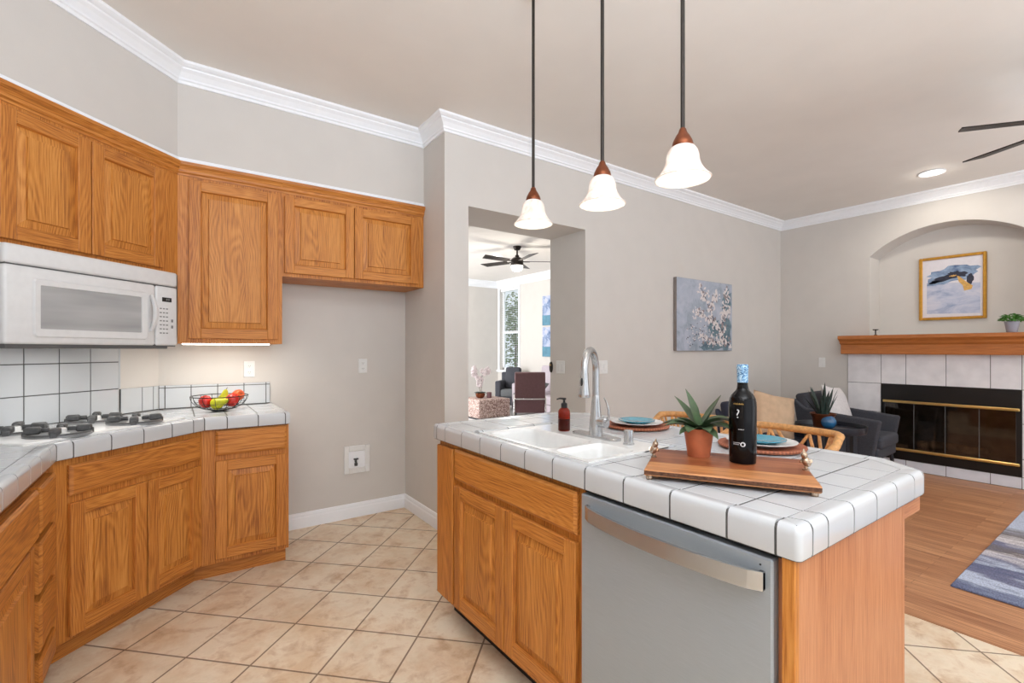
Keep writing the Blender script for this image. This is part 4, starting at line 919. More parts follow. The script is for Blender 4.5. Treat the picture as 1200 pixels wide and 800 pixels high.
# sink
t = thing('sink', 'white double-bowl porcelain sink set in the island counter', 'sink', ((SX0 + SX1) / 2, (SY0 + SY1) / 2, IT))
cx, cy = (SX0 + SX1) / 2, (SY0 + SY1) / 2
mb = MB(); zr = .0035
def rrect(x0, x1, y0, y1, r, n=6): return [((x1 - r if i in (0, 3) else x0 + r) + r * math.cos(PI / 2 * i + PI / 2 * k / n), (y1 - r if i in (0, 1) else y0 + r) + r * math.sin(PI / 2 * i + PI / 2 * k / n)) for i in range(4) for k in range(n + 1)]
def basin(mb, cell, hole, depth, r):
    x0, x1, y0, y1 = cell; hx0, hx1, hy0, hy1 = hole
    loops = [(rrect(hx0, hx1, hy0, hy1, r), zr), (rrect(hx0 + .006, hx1 - .006, hy0 + .006, hy1 - .006, r), zr - .005), (rrect(hx0 + .010, hx1 - .010, hy0 + .010, hy1 - .010, r), zr - .02),
             (rrect(hx0 + .022, hx1 - .022, hy0 + .022, hy1 - .022, r), -depth + .03), (rrect(hx0 + .034, hx1 - .034, hy0 + .034, hy1 - .034, r * .8), -depth + .008), (rrect(hx0 + .06, hx1 - .06, hy0 + .06, hy1 - .06, r * .5), -depth)]
    n = len(loops[0][0]); o = len(mb.v)
    vs = [(x, y, z) for lp, z in loops for x, y in lp]; fs = []
    for a in range(len(loops) - 1):
        for i in range(n): j = (i + 1) % n; fs.append((a * n + i, a * n + j, (a + 1) * n + j, (a + 1) * n + i))
    fs.append([(len(loops) - 1) * n + i for i in range(n)])
    mb.add(vs, fs, 0, (0, 0, 1), True)
    corners = [(x1, y1), (x0, y1), (x0, y0), (x1, y0)]; vs = [(x, y, zr) for x, y in loops[0][0]] + [(x, y, zr) for x, y in corners]; q = n // 4; fs = []
    for c in range(4):
        for k in range(q - 1): fs.append((c * q + k, c * q + k + 1, n + c))
        fs.append((c * q + q - 1, ((c + 1) % 4) * q, n + (c + 1) % 4, n + c))
    mb.add(vs, fs, 0, (0, 0, 1), False)
bx1 = 1.318 - cx; bx0 = SX0 - cx; yd = 1.290 - cy
basin(mb, (bx0, bx1 + .012, SY0 - cy, yd), (bx0 + .018, bx1, SY0 - cy + .022, yd - .012), .17, .035)
basin(mb, (bx0, bx1 + .012, yd, SY1 - cy), (bx0 + .018, bx1, yd + .012, SY1 - cy - .022), .18, .045)
mb.box(bx1 + .012, SX1 - cx, SY0 - cy, SY1 - cy, -.01, zr)
mb.add([(bx0, SY0 - cy, zr), (bx0, SY1 - cy, zr), (bx0 - .003, SY1 - cy, -.006), (bx0 - .003, SY0 - cy, -.006)], [(0, 1, 2, 3)])
for (xa, ya), (xb, yb_) in (((bx0, SY0 - cy), (SX1 - cx, SY0 - cy)), ((SX1 - cx, SY0 - cy), (SX1 - cx, SY1 - cy)), ((SX1 - cx, SY1 - cy), (bx0, SY1 - cy)), ((bx0, SY1 - cy), (bx0, SY0 - cy))): mb.add([(xa, ya, zr), (xb, yb_, zr), (xb, yb_, -.012), (xa, ya, -.012)], [(0, 1, 2, 3)])
mb.build('basin', 'porcelain', t, recalc=False)
for yy in ((SY0 - cy + yd) / 2, (SY1 - cy + yd) / 2):
    mb = MB(); mb.lathe([(0, .0), (.018, .0), (.026, .003), (.034, .003), (.036, 0)], 24, ((bx0 + .018 + bx1) / 2, yy, -.168 if yy < yd else -.178)); mb.build('drain', 'bright_chrome', t)
DZ = IT + zr
# faucet
FB = (1.392, 1.375)
t = thing('faucet', 'brushed nickel gooseneck pull-down kitchen faucet behind the sink', 'faucet', (FB[0], FB[1], DZ))
mb = MB(); pl = rrect(-.029, .029, -.125, .125, .028, 8); mb.prism(pl, 0, .006); pl2 = rrect(-.025, .025, -.121, .121, .024, 8)
n = len(pl); mb.add([(x, y, .006) for x, y in pl] + [(x, y, .0095) for x, y in pl2], [(i, (i + 1) % n, n + (i + 1) % n, n + i) for i in range(n)] + [list(range(n, 2 * n))]); mb.build('deck_plate', 'chrome', t)
mb = MB(); mb.lathe([(0, .008), (.027, .008), (.027, .03), (.0255, .06), (.021, .10), (.0165, .15), (.0155, .165), (.0145, .168)], 28); mb.build('body', 'chrome', t)
ph = math.radians(30); dx, dy = -math.cos(ph), -math.sin(ph); RAD = .085; zc = .265
pts = [(0, 0, .16), (0, 0, .2), (0, 0, zc)] + [(dx * RAD * (1 - math.cos(a)), dy * RAD * (1 - math.cos(a)), zc + RAD * math.sin(a)) for a in [PI * k / 16 for k in range(1, 17)]] + [(dx * RAD * 2, dy * RAD * 2, zc - .012)]
mb = MB(); mb.tube(pts, .0145, 18); mb.build('spout', 'chrome', t)
hx, hy = dx * RAD * 2, dy * RAD * 2
mb = MB(); mb.lathe([(0, .266), (.0155, .266), (.0158, .25), (.018, .22), (.0215, .19), (.0225, .178), (.020, .174), (0, .174)], 24, (hx, hy, 0)); sh = mb.build('spray_head', 'chrome', t)
mb = MB(); o = len(mb.v); mb.ell((0, 0, 0), (.006, .006, .017)); mb.xf(Matrix.Translation((hx + dx * .0165 - .0, hy + dy * .0165 + .005, .232))); mb.build('spray_button', 'black_plastic', sh)
mb = MB(); mb.tube([(0, -.018, .062), (.0, -.042, .062), (.0, -.058, .062)], [.019, .021, .0195], 18); mb.ell((0, -.05, .074), (.016, .014, .012)); hb = mb.build('handle_hub', 'chrome', t)
mb = MB(); mb.tube([(.0, -.055, .066), (.004, -.066, .085), (.004, -.066, .115), (.002, -.056, .145), (.0, -.045, .162)], [.009, .008, .0075, .007, .004], 10, flat=.6); mb.build('lever', 'chrome', hb)
t = tag((lambda m_: (m_.lathe([(0, 0), (.021, 0), (.021, .004), (.0175, .006), (.0175, .048), (.016, .053), (0, .054)], 24), m_.build('air_gap_cap', 'chrome', loc=(1.378, 1.192, DZ)))[1])(MB()), 'small metal air-gap cylinder beside the faucet', 'air gap cap')
# soap bottle
t = thing('soap_dispenser', 'amber soap pump bottle with a black pump, left of the faucet', 'soap bottle', (1.385, 1.560, DZ))
mb = MB(); mb.lathe([(0, 0), (.024, 0), (.0265, .003), (.0265, .078), (.025, .088), (.018, .097), (.0115, .101), (.0115, .108), (0, .108)], 28); mb.build('bottle', 'amber', t)
mb = MB(); mb.lathe([(0, .004), (.0235, .004), (.0245, .008), (.0245, .052), (0, .052)], 24); mb.build('liquid_soap', 'soap', t)
mb = MB(); mb.lathe([(0, .1), (.0135, .1), (.0135, .118), (.009, .121), (.005, .123), (.005, .134), (.009, .135), (.009, .142), (0, .143)], 20); o = len(mb.v); mb.tube([(0, 0, .139), (-.016, .012, .140), (-.026, .02, .136)], [.0045, .0035, .003], 8); mb.build('pump', 'black_plastic', t)
# chargers and plates
def place(cx, cy, who):
    o = MB(); o.lathe([(0, .0), (.125, .0), (.143, .006), (.146, .012), (.143, .0155), (.128, .012), (.10, .010), (0, .010)], 56)
    tag(o.build('charger', 'charger', loc=(cx, cy, IT)), 'round rust-brown woven charger plate ' + who, 'charger plate', 'woven chargers on the island')
    o = MB(); o.lathe([(0, 0), (.062, 0), (.07, .004), (.088, .010), (.116, .016), (.117, .0185), (.112, .019), (.086, .014), (.066, .008), (0, .0075)], 56)
    tag(o.build('dinner_plate', 'white_plate', loc=(cx, cy, IT + .0102)), 'white dinner plate between charger and teal plate ' + who, 'plate', 'white dinner plates on the island')
    o = MB(); o.lathe([(0, 0), (.05, 0), (.056, .004), (.072, .010), (.082, .014), (.0825, .0165), (.078, .0165), (.058, .0085), (0, .0075)], 48)
    tag(o.build('salad_plate', 'teal', loc=(cx, cy, IT + .0195)), 'teal salad plate topping the stack ' + who, 'plate', 'teal salad plates on the island')
place(1.733, 1.452, 'beside the faucet')
place(1.738, .884, 'behind the wine bottle')
# serving board with bird handles
BC = (1.281, .752); BA = math.atan2(-.349, .215); BT = IT + .030
t = thing('serving_board', 'striped wooden serving board with two metal bird handles, on the island counter', 'serving board', (BC[0], BC[1], IT), BA)
mb = MB()
hl, hw_ = .207, .148; nE = 14
poly = [(-hl + 2 * hl * k / nE, -hw_ + random.uniform(-.002, .002) - .008 * k / nE) for k in range(nE + 1)] + [(hl - 2 * hl * k / nE, hw_ - .004 + .008 * (1 - k / nE) + random.uniform(-.002, .002)) for k in range(nE + 1)]
n = len(poly); inn_ = [(x * .988, y * .978) for x, y in poly]
mb.add([(x, y, .012) for x, y in inn_] + [(x, y, .016) for x, y in poly] + [(x, y, .026) for x, y in poly] + [(x * .995, y * .99, .030) for x, y in poly],
       [list(range(n))[::-1]] + [(i, (i + 1) % n, n + (i + 1) % n, n + i) for i in range(n)] + [(2 * n + i, 2 * n + (i + 1) % n, 3 * n + (i + 1) % n, 3 * n + i) for i in range(n)] + [list(range(3 * n, 4 * n))], 0)
mb.add([(x, y, .016) for x, y in poly] + [(x, y, .026) for x, y in poly], [(i, (i + 1) % n, n + (i + 1) % n, n + i) for i in range(n)], 1)
mb.build('plank', ['board', 'board_edge'], t)
for sx in (-1, 1):
    for sy in (-1, 1):
        mb = MB(); mb.lathe([(0, .0), (.008, .0), (.010, .006), (.008, .012), (0, .013)], 14, (sx * (hl - .012), sy * (hw_ - .014), 0)); mb.build('foot', 'silver_gold', t)
for sx, ta in ((-1, .5), (1, -.5)):
    mb = MB(); hx = sx * (hl - .008)
    mb.lathe([(0, 0), (.009, 0), (.009, .003), (.005, .005), (.004, .018), (0, .018)], 14, (hx, .01, .030)); mb.ell((hx, .008, .054), (.011, .013, .0155), Mx=Matrix.Rotation(ta, 3, 'Y')); mb.ell((hx + ta * .012, -.001, .0725), (.0085, .0095, .0095))
    mb.tube([(hx + ta * .012, -.007, .073), (hx + ta * .012, -.018, .071)], [.004, .001], 6); mb.tube([(hx, .016, .05), (hx - ta * .006, .03, .056), (hx - ta * .01, .036, .066)], [.007, .005, .002], 8); mb.tube([(hx + ta * .012, .0, .079), (hx + ta * .014, .004, .088)], [.004, .0015], 6)
    mb.tube([(hx - .009, .006, .056), (hx - .013, .02, .048)], [.006, .002], 6); mb.tube([(hx + .009, .006, .056), (hx + .013, .02, .048)], [.006, .002], 6)
    mb.build('bird_handle', 'silver_gold', t)
# potted succulent on the board
def leaf(mb, base, az, Ln, wd, e0, droop, mat=0, n=8, fold=.35, tw=0, tip=.0):
    pts = []; p = Vector(base); e = e0; st = Ln / n
    for k in range(n + 1):
        q = k / n; pts.append((p.copy(), e)); d = Vector((math.cos(az) * math.cos(e), math.sin(az) * math.cos(e), math.sin(e))); p = p + d * st; e -= droop / n
    side = Vector((-math.sin(az), math.cos(az), 0)); vs = []; fs = []
    for k, (p, e) in enumerate(pts):
        q = k / n; wv = wd * (.45 + .55 * math.sin(PI * min(1, q * 1.5 + .1))) if q < .45 else wd * max(.015, (1 - ((q - .45) / .55) ** 1.6))
        up = Vector((-math.cos(az) * math.sin(e), -math.sin(az) * math.sin(e), math.cos(e)))
        thk = .0035 * (1 - q * .8)
        vs += [p - side * wv + up * wv * fold, p + up * .0, p + side * wv + up * wv * fold, p - up * thk * 1.4]
    for k in range(n):
        a = k * 4; b = a + 4; fs += [(a, a + 1, b + 1, b), (a + 1, a + 2, b + 2, b + 1), (a + 2, a + 3, b + 3, b + 2), (a + 3, a, b, b + 3)]
    fs += [(0, 3, 2, 1), (n * 4, n * 4 + 1, n * 4 + 2, n * 4 + 3)]
    mb.add(vs, fs, mat, (0, 0, 1), True)
PP = (1.312, .858)
t = thing('potted_succulent', 'green succulent in a terracotta pot on the serving board', 'potted plant', (PP[0], PP[1], BT))
mb = MB(); mb.lathe([(0, 0), (.031, 0), (.0325, .002), (.0435, .083), (.0445, .087), (.0415, .087), (.0405, .075), (0, .074)], 36); mb.build('pot', 'terracotta', t)
mb = MB(); mb.lathe([(0, .079), (.025, .0785), (.041, .076)], 20); mb.build('soil', 'soil', t)
AC = math.atan2(-PP[1], -PP[0])          # azimuth towards the camera
for k, (da, Ln, wd, e0, dr) in enumerate(((-PI / 2 - .2, .128, .024, 1.0, -.1), (PI - .9, .135, .019, 1.28, .2), (PI / 2 + .5, .13, .022, .95, .15), (PI / 2, .115, .024, .62, 1.1), (PI / 2 - .5, .115, .026, .55, .9), (-PI / 2, .14, .027, .95, 1.9), (-PI / 2 + .5, .125, .026, .60, 1.2), (-PI / 2 - .7, .11, .020, .6, .9), (.35, .09, .026, .45, .9), (-.35, .09, .026, .5, .9), (PI / 2 - 1.0, .10, .021, .25, .6), (-PI / 2 + 1.0, .10, .020, .25, .8), (2.4, .12, .019, .45, .7), (3.6, .11, .019, .5, .5), (0.0, .065, .019, .75, .8), (1.4, .075, .02, .9, .8), (-1.4, .075, .02, .9, .8))):
    mb = MB(); leaf(mb, (0, 0, .078), AC - da, Ln, wd, e0, dr); mb.build('leaf', 'leaf', t)
# wine bottle
WB = (1.342, .736)
t = thing('wine_bottle', 'dark wine bottle with a white question mark and pale blue capsule, on the serving board', 'wine bottle', (WB[0], WB[1], BT))
mb = MB(); BRd = .0368
mb.lathe([(0, .004), (.030, .0), (.0355, .002), (BRd - .0012, .010), (BRd, .03), (BRd + .0003, .166), (BRd - .0006, .176), (.0345, .186), (.030, .195), (.0235, .203), (.018, .209), (.0152, .216), (.0142, .226), (.0142, .242), (0, .242)], 44); mb.build('glass', 'bottle', t)
mb = MB(); mb.lathe([(.0150, .232), (.0150, .268), (.0158, .270), (.0158, .280), (.0148, .282), (.0135, .284), (0, .284)], 32); mb.build('capsule', 'capsule', t)
AB = math.atan2(-WB[1], -WB[0])          # label faces the camera
def wrap(mb0, ang, z, r=BRd + .0011):
    """bend flat (x, z) print around the bottle"""
    for i, v in enumerate(mb0.v): a = ang + v.x / r; rr_ = r + v.y; mb0.v[i] = Vector((rr_ * math.cos(a), rr_ * math.sin(a), z + v.z))
def text_mb(body, size):
    cu = bpy.data.curves.new('txt', 'FONT'); cu.body = body; cu.size = size; cu.align_x = 'CENTER'; cu.resolution_u = 3
    ob = bpy.data.objects.new('txt', cu); COL.objects.link(ob); bpy.context.view_layer.update()
    dg_ = bpy.context.evaluated_depsgraph_get(); me = ob.evaluated_get(dg_).to_mesh()
    mb = MB(); mb.add([(v.co.x, 0, v.co.y) for v in me.vertices], [list(p.vertices) for p in me.polygons]); ob.evaluated_get(dg_).to_mesh_clear()
    bpy.data.objects.remove(ob); return mb
mb = text_mb('?', .036); wrap(mb, AB - .33, .132); mb.build('question_mark', 'label_white', t, recalc=False)
mb = MB()
for k in range(9):
    x = -.014 + k * .0032; mb.add([(x, 0, 0), (x + .0022, 0, 0), (x + .0022, 0, .0035 + .002 * (k % 2)), (x, 0, .0035)], [(0, 1, 2, 3)])
wrap(mb, AB - .30, .170, BRd + .0008); mb.build('crest', 'label_gold', t, recalc=False)
for zz, x0, cnt in ((.099, .0, 5), (.0605, -.014, 6), (.056, -.014, 5)):
    mb = MB()
    for k in range(cnt): x = x0 + k * .0032; mb.add([(x, 0, 0), (x + .0023, 0, 0), (x + .0023, 0, .002), (x, 0, .002)], [(0, 1, 2, 3)])
    wrap(mb, AB - .30, zz); mb.build('fine_print', 'label_white', t, recalc=False)
mb = MB(); nn_ = 20; mb.add([(0, 0, 0)] + [(.0068 * math.cos(2 * PI * k / nn_), 0, .0068 * math.sin(2 * PI * k / nn_)) for k in range(nn_)], [(0, 1 + k, 1 + (k + 1) % nn_) for k in range(nn_)]); wrap(mb, AB + .02, .058); mb.build('round_seal', 'label_white', t, recalc=False)
mb = MB(); mb.add([(-.003, 0, -.004), (.003, 0, -.004), (.0036, 0, .002), (0, 0, .004), (-.0036, 0, .002)], [(0, 1, 2, 3, 4)]); wrap(mb, AB + .02, .058, BRd + .0016); mb.build('seal_emblem', 'bottle', t, recalc=False)

# ---- pendant lights
def pendant(label, x, y, zb):
    t = thing('pendant_light', label, 'pendant light', (x, y, CZ), 0, 'glass pendants over the island')
    d = zb - CZ
    mb = MB(); mb.lathe([(0, 0), (.058, 0), (.060, -.006), (.048, -.016), (.02, -.020), (.0095, -.021)], 28); mb.build('canopy', 'bronze', t)
    mb = MB(); mb.tube([(0, 0, -.015), (0, 0, d + .14)], .0068, 12); mb.build('rod', 'bronze', t)
    mb = MB(); mb.lathe([(.0075, d + .165), (.011, d + .160), (.014, d + .150), (.022, d + .138), (.030, d + .122), (.033, d + .110), (.031, d + .104), (0, d + .104)], 28); mb.build('socket_cap', 'copper', t)
    mb = MB(); pr = [(.027, .108), (.040, .101), (.049, .088), (.0535, .072), (.0545, .058), (.059, .043), (.069, .026), (.083, .009), (.092, .002), (.0915, .0), (.088, -.001), (.079, .008), (.065, .023), (.0555, .040), (.051, .056), (.050, .070), (.046, .084), (.038, .096), (.024, .104)]
    mb.lathe([(r * .95, d + z) for r, z in pr], 44); mb.build('glass_shade', 'alabaster', t)
    mb = MB(); mb.ell((0, 0, d + .042), (.019, .019, .027)); mb.lathe([(.01, d + .066), (.012, d + .09), (.012, d + .105)], 14); mb.build('bulb', 'lamp_glow', t)
    point('pendant_glow', (x, y, zb - .012), .5, .03)
pendant('farthest and smallest-looking glass pendant lamp, hanging beyond the faucet', 1.300, 1.670, 1.829)
pendant('middle of the three bell-shaped glass pendant lamps over the island', 1.315, 1.265, 1.818)
pendant('nearest and largest-looking glass pendant lamp, on the right of the three', 1.330, .927, 1.818)

# ================================================================== LIVING ROOM
# fireplace (local x along -y from FY centre, outward -y = world -x)
t = thing('fireplace', 'gas fireplace with black surround, brass bars and grey marble tile facing', 'fireplace', (XF, 2.204, 0), -PI / 2)
def fx(y): return 2.204 - y
mb, mg = MB(), MB(); mt2 = mt
top = [fx(2.204), fx(1.89), fx(1.675), fx(1.356), fx(1.04), fx(.835), fx(.521)]
def fld(x0, x1, z0, z1, us, vs, m_=0): tile_field(mb, [(x0, z0), (x1, z0), (x1, z1), (x0, z1)], (0, 0), 0, us, vs, .005, .012, T=mt, mat=m_)
fld(0, fx(.521), .905, 1.225, top, [.905, 1.225]); fld(0, fx(1.89), .11, .905, top[:2], [.11, .275, .595, .905]); fld(fx(.835), fx(.521), .11, .905, top[5:], [.11, .275, .595, .905])
mb.build('tile_facing', 'grey_stone', t)
mb = MB(); fld(0, fx(.521), .004, .11, top, [.004, .11]); mb.build('hearth_riser', 'hearth_tile', t)
mg.box(0, fx(.521), -.009, 0, 0, .112); mg.box(0, fx(.521), -.009, 0, .905, 1.223); mg.box(0, fx(1.89), -.009, 0, .112, .905); mg.box(fx(.835), fx(.521), -.009, 0, .112, .905); mg.build('grout_bed', 'grout', t)
a, b2 = fx(FY1), fx(FY0)
mb = MB(); mb.box(a, b2, -.020, -.002, .735, .905, .003); mb.box(a, b2, -.020, -.002, .112, .20, .003); mb.box(a, a + .035, -.020, -.002, .2, .735, .003); mb.box(b2 - .035, b2, -.020, -.002, .2, .735, .003); mb.build('black_frame', 'black_metal', t)
mb = MB(); mb.box(a, b2, .0, .42, .112, .118); mb.box(a, b2, .0, .42, .88, .905); mb.box(a, a + .006, 0, .42, .118, .88); mb.box(b2 - .006, b2, 0, .42, .118, .88); mb.box(a, b2, .414, .42, .118, .88); mb.build('firebox', 'soot', t)
for z0, z1 in ((.708, .735), (.205, .232)):
    mb = MB(); mb.box(a + .02, b2 - .012, -.034, -.018, z0, z1, .005); mb.build('brass_bar', 'brass', t)
pw = (b2 - a - .07) / 4
for k in range(4):
    x0 = a + .035 + k * pw; mb = MB(); mb.box(x0 + .002, x0 + pw - .002, -.012, -.008, .2, .735); gp = mb.build('glass_door', 'smoked', t)
    mb = MB(); mb.box(x0 + pw - .003, x0 + pw + .003, -.016, -.006, .232, .708); mb.build('door_edge', 'iron', gp)
mb = MB()
for k, (yy, zz, rr_) in enumerate(((.20, .165, .045), (.28, .170, .05), (.24, .255, .042))):
    mb.tube([(a + .25, yy, zz), (a + .5, yy + .02 * (k - 1), zz + .01), (b2 - .25, yy - .01, zz)], [rr_, rr_ * 1.05, rr_ * .9], 10)
mb.build('log', 'log', t)
# mantel shelf
t = thing('mantel_shelf', 'wooden mantel shelf with crown moulding above the fireplace tile', 'mantel', (XF, 2.215, 1.223), -PI / 2)
MP = [(0, 0), (.10, 0), (.104, .012), (.104, .10), (.110, .108), (.122, .118), (.128, .14), (.150, .165), (.156, .170), (.156, .205), (0, .205)]
wm = 2.215 - .51
mb = MB(); mb.xprism(MP, 0, wm, -.25, .25); mb.build('shelf', 'mantel', t)
# framed abstract picture in the niche
AX = XF + ND - .002
t = thing('framed_picture', 'gold-framed blue abstract picture in the arched niche over the mantel', 'picture', (AX, 1.375, 1.585), -PI / 2)
fw, fh, ft = .525, .665, .028
mb = MB()
for x0, x1, z0, z1, g in ((-fw / 2, -fw / 2 + ft, 0, fh, 0), (fw / 2 - ft, fw / 2, 0, fh, 0), (-fw / 2 + ft, fw / 2 - ft, 0, ft, 1), (-fw / 2 + ft, fw / 2 - ft, fh - ft, fh, 1)): mb.box(x0, x1, -.034, -.002, z0, z1, .006)
mb.build('frame', 'gold', t)
mb = MB(); mb.box(-fw / 2 + .02, fw / 2 - .02, -.014, -.004, .02, fh - .02); mb.build('mount', 'mat_board', t)
def blob(mb, cx, cz, rx, rz_, y, rot=0, jag=.2, n=26, mat=0, seed=0):
    rd = random.Random(seed); vs = [(cx, y, cz)]
    for k in range(n): a = 2 * PI * k / n; s_ = 1 + rd.uniform(-jag, jag); px, pz = rx * s_ * math.cos(a), rz_ * s_ * math.sin(a); vs.append((cx + px * math.cos(rot) - pz * math.sin(rot), y, cz + px * math.sin(rot) + pz * math.cos(rot)))
    mb.add(vs, [(0, 1 + k, 1 + (k + 1) % n) for k in range(n)], mat)
mb = MB()
mb.add([(-.20, -.0145, .07), (.215, -.0145, .055), (.215, -.0145, .36), (-.20, -.0145, .40)], [(0, 1, 2, 3)], 0)
blob(mb, .01, .47, .20, .085, -.0150, .12, .18, seed=1, mat=1); blob(mb, -.10, .43, .11, .05, -.0152, .3, .2, seed=4, mat=1)
blob(mb, -.04, .435, .13, .030, -.0156, .22, .3, seed=2, mat=2); blob(mb, .05, .465, .075, .030, -.0157, -.1, .25, seed=3, mat=2); blob(mb, .14, .405, .026, .055, -.0158, -.1, .15, seed=6, mat=2); blob(mb, -.13, .40, .05, .014, -.0156, .2, .3, seed=8, mat=2)
mb.add([(.04, -.0162, .45), (.06, -.0162, .44), (.115, -.0162, .375), (.16, -.0162, .335), (.15, -.0162, .30), (.095, -.0162, .29), (.085, -.0162, .345), (.055, -.0162, .385)], [(0, 1, 2, 3, 4, 5, 6, 7)], 3); blob(mb, .01, .452, .03, .008, -.0162, .1, .3, seed=9, mat=3)
mb.build('artwork', ['art_wash', 'art_blue', 'art_dark', 'art_gold'], t, recalc=False)
# plant on the mantel
t = thing('potted_plant', 'small bushy green plant in a grey tapered pot on the mantel', 'potted plant', (XF - .085, .888, 1.428))
mb = MB(); mb.lathe([(0, 0), (.034, 0), (.036, .003), (.050, .098), (.053, .100), (.049, .101), (.046, .09), (0, .088)], 28); mb.build('pot', 'lavender_pot', t)
mb = MB(); rd = random.Random(3)
for k in range(110):
    a = rd.uniform(0, 2 * PI); rr_ = .085 * math.sqrt(rd.random()); z = .10 + rd.uniform(0, .085) * (1 - (rr_ / .1) ** 2); leaf(mb, (rr_ * math.cos(a) * .8, rr_ * math.sin(a) * .8, z), a + rd.uniform(-.6, .6), .035, .010, rd.uniform(-.3, .9), .8, n=4)
mb.build('foliage', 'green_leaf', t)
t = thing('candle_holder', 'tiny dark T-shaped stand at the left end of the mantel', 'candle holder', (XF - .06, 1.925, 1.428))
mb = MB(); mb.lathe([(0, 0), (.016, 0), (.016, .006), (.006, .010), (.0055, .052), (.008, .055), (0, .055)], 16); mb.build('stem', 'bronze', t)
mb = MB(); mb.lathe([(0, .055), (.02, .055), (.028, .062), (.027, .066), (0, .064)], 18); mb.build('saucer', 'bronze', t)
# blossom canvas on the middle wall
t = thing('canvas_painting', 'unframed square canvas of white blossom branches on blue-grey, on the long wall', 'painting', (4.576, YM, 1.63))
cw = .505; chh = .37
mb = MB(); mb.box(-cw, cw, -.038, -.001, -chh, chh, .003, mat=1); mb.add([(-cw + .002, -.0385, -chh + .002), (cw - .002, -.0385, -chh + .002), (cw - .002, -.0385, chh - .002), (-cw + .002, -.0385, chh - .002)], [(0, 1, 2, 3)], 0); mb.build('canvas', ['blossom_ground', 'canvas_edge'], t, recalc=False)
mb = MB(); rd = random.Random(5); yy = -.039
blob(mb, .36, -.16, .13, .20, yy, .1, .25, seed=21, mat=0); blob(mb, .40, .17, .075, .15, yy, -.2, .3, seed=22, mat=0); blob(mb, .10, -.31, .22, .055, yy, .05, .3, seed=23, mat=0); blob(mb, .15, -.12, .09, .10, yy, 0, .3, seed=24, mat=0)
def strip(mb, pts, w0, w1, y, mat):
    n = len(pts)
    for i in range(n - 1):
        a = Vector(pts[i]); b = Vector(pts[i + 1]); d = (b - a).normalized(); nr = Vector((-d.y, d.x)); wa = w0 + (w1 - w0) * i / (n - 1); wb = w0 + (w1 - w0) * (i + 1) / (n - 1)
        mb.add([(a.x - nr.x * wa, y, a.y - nr.y * wa), (a.x + nr.x * wa, y, a.y + nr.y * wa), (b.x + nr.x * wb, y, b.y + nr.y * wb), (b.x - nr.x * wb, y, b.y - nr.y * wb)], [(0, 1, 2, 3)], mat)
br_ = [[(.49, -.34), (.30, -.20), (.16, -.05), (.05, .10), (-.03, .22), (-.10, .30)], [(.16, -.05), (.0, -.02), (-.10, .03), (-.2, .03)], [(.30, -.2), (.33, .0), (.36, .12), (.40, .22), (.36, .31)], [(.05, .10), (.15, .18), (.22, .24)], [(.38, -.26), (.2, -.28), (.05, -.25), (-.12, -.22)], [(.33, 0), (.42, .05), (.47, .10)]]
for q in br_: strip(mb, q, .011, .004, -.0394, 1)
for q in br_:
    for i in range(len(q) - 1):
        for k in range(17):
            f_ = rd.random(); x = q[i][0] + (q[i + 1][0] - q[i][0]) * f_ + rd.gauss(0, .035); z = q[i][1] + (q[i + 1][1] - q[i][1]) * f_ + rd.gauss(0, .03)
            if abs(x) < .47 and abs(z) < .34: blob(mb, x, z, rd.uniform(.008, .027), rd.uniform(.007, .021), -.0398 - rd.random() * .0003, rd.uniform(0, 3), .4, 9, mat=rd.choice((2, 2, 2, 3)), seed=rd.randint(0, 9999))
for k in range(120):
    x = rd.uniform(-.34, .2); z = rd.gauss(-.2, .08)
    if abs(z) < .34: blob(mb, x, z, rd.uniform(.005, .012), rd.uniform(.005, .010), -.0397, 0, .4, 8, mat=rd.choice((2, 2, 1)), seed=k)
for v in mb.v: v.x = max(-cw + .003, min(cw - .003, v.x)); v.z = max(-chh + .003, min(chh - .003, v.z))
mb.build('brushwork', ['teal_shadow', 'twig_paint', 'blossom_white', 'blossom_pink'], t, recalc=False)
# recessed light and ceiling fan
t = thing('recessed_light', 'lit round recessed downlight in the ceiling before the fireplace wall', 'ceiling light', (5.616, 1.312, CZ))
def downlight(t):
    mb = MB(); mb.lathe([(.075, 0), (.098, -.001), (.100, -.006), (.092, -.010), (.078, -.006), (.070, 0)], 36); mb.build('trim_ring', 'trim', t)
    mb = MB(); mb.lathe([(0, -.003), (.06, -.003), (.078, -.0015)], 30); mb.build('lens', 'lamp_glow', t)
downlight(t); 
def spot(name, loc, power):
    l = bpy.data.lights.new(name, 'SPOT'); l.energy = power; l.spot_size = 2.4; l.spot_blend = .6; l.shadow_soft_size = .06; l.color = (1, .93, .82); o = bpy.data.objects.new(name, l); COL.objects.link(o); o.location = loc; o.rotation_euler = (0, -.5, 0)
spot('recessed_lamp', (5.616, 1.312, CZ - .02), 20)
point('recessed_glow', (5.616, 1.312, CZ - .035), 1.2, .04)
def blade_mb(a, r0, r1, w0, w1, pitch=.2, t_=.008):
    mb = MB(); n = 8; vs = []
    for k in range(n + 1):
        q = k / n; r_ = r0 + (r1 - r0) * q; w = w0 + (w1 - w0) * q
        skew = .04 * max(0, q - .85) / .15
        for sgn in (-1, 1):
            rr_ = r_ + (skew if sgn > 0 else 0)
            for dz in (-t_ / 2, t_ / 2): vs.append((rr_, sgn * w, sgn * w * math.tan(pitch) + dz))
    fs = []
    for k in range(n):
        a0 = k * 4; b0 = a0 + 4; fs += [(a0, a0 + 2, b0 + 2, b0), (a0 + 1, b0 + 1, b0 + 3, a0 + 3), (a0, b0, b0 + 1, a0 + 1), (a0 + 2, a0 + 3, b0 + 3, b0 + 2)]
    fs += [(0, 1, 3, 2), (n * 4, n * 4 + 2, n * 4 + 3, n * 4 + 1)]
    mb.add(vs, fs); mb.xf(Matrix.Rotation(a, 4, 'Z')); return mb
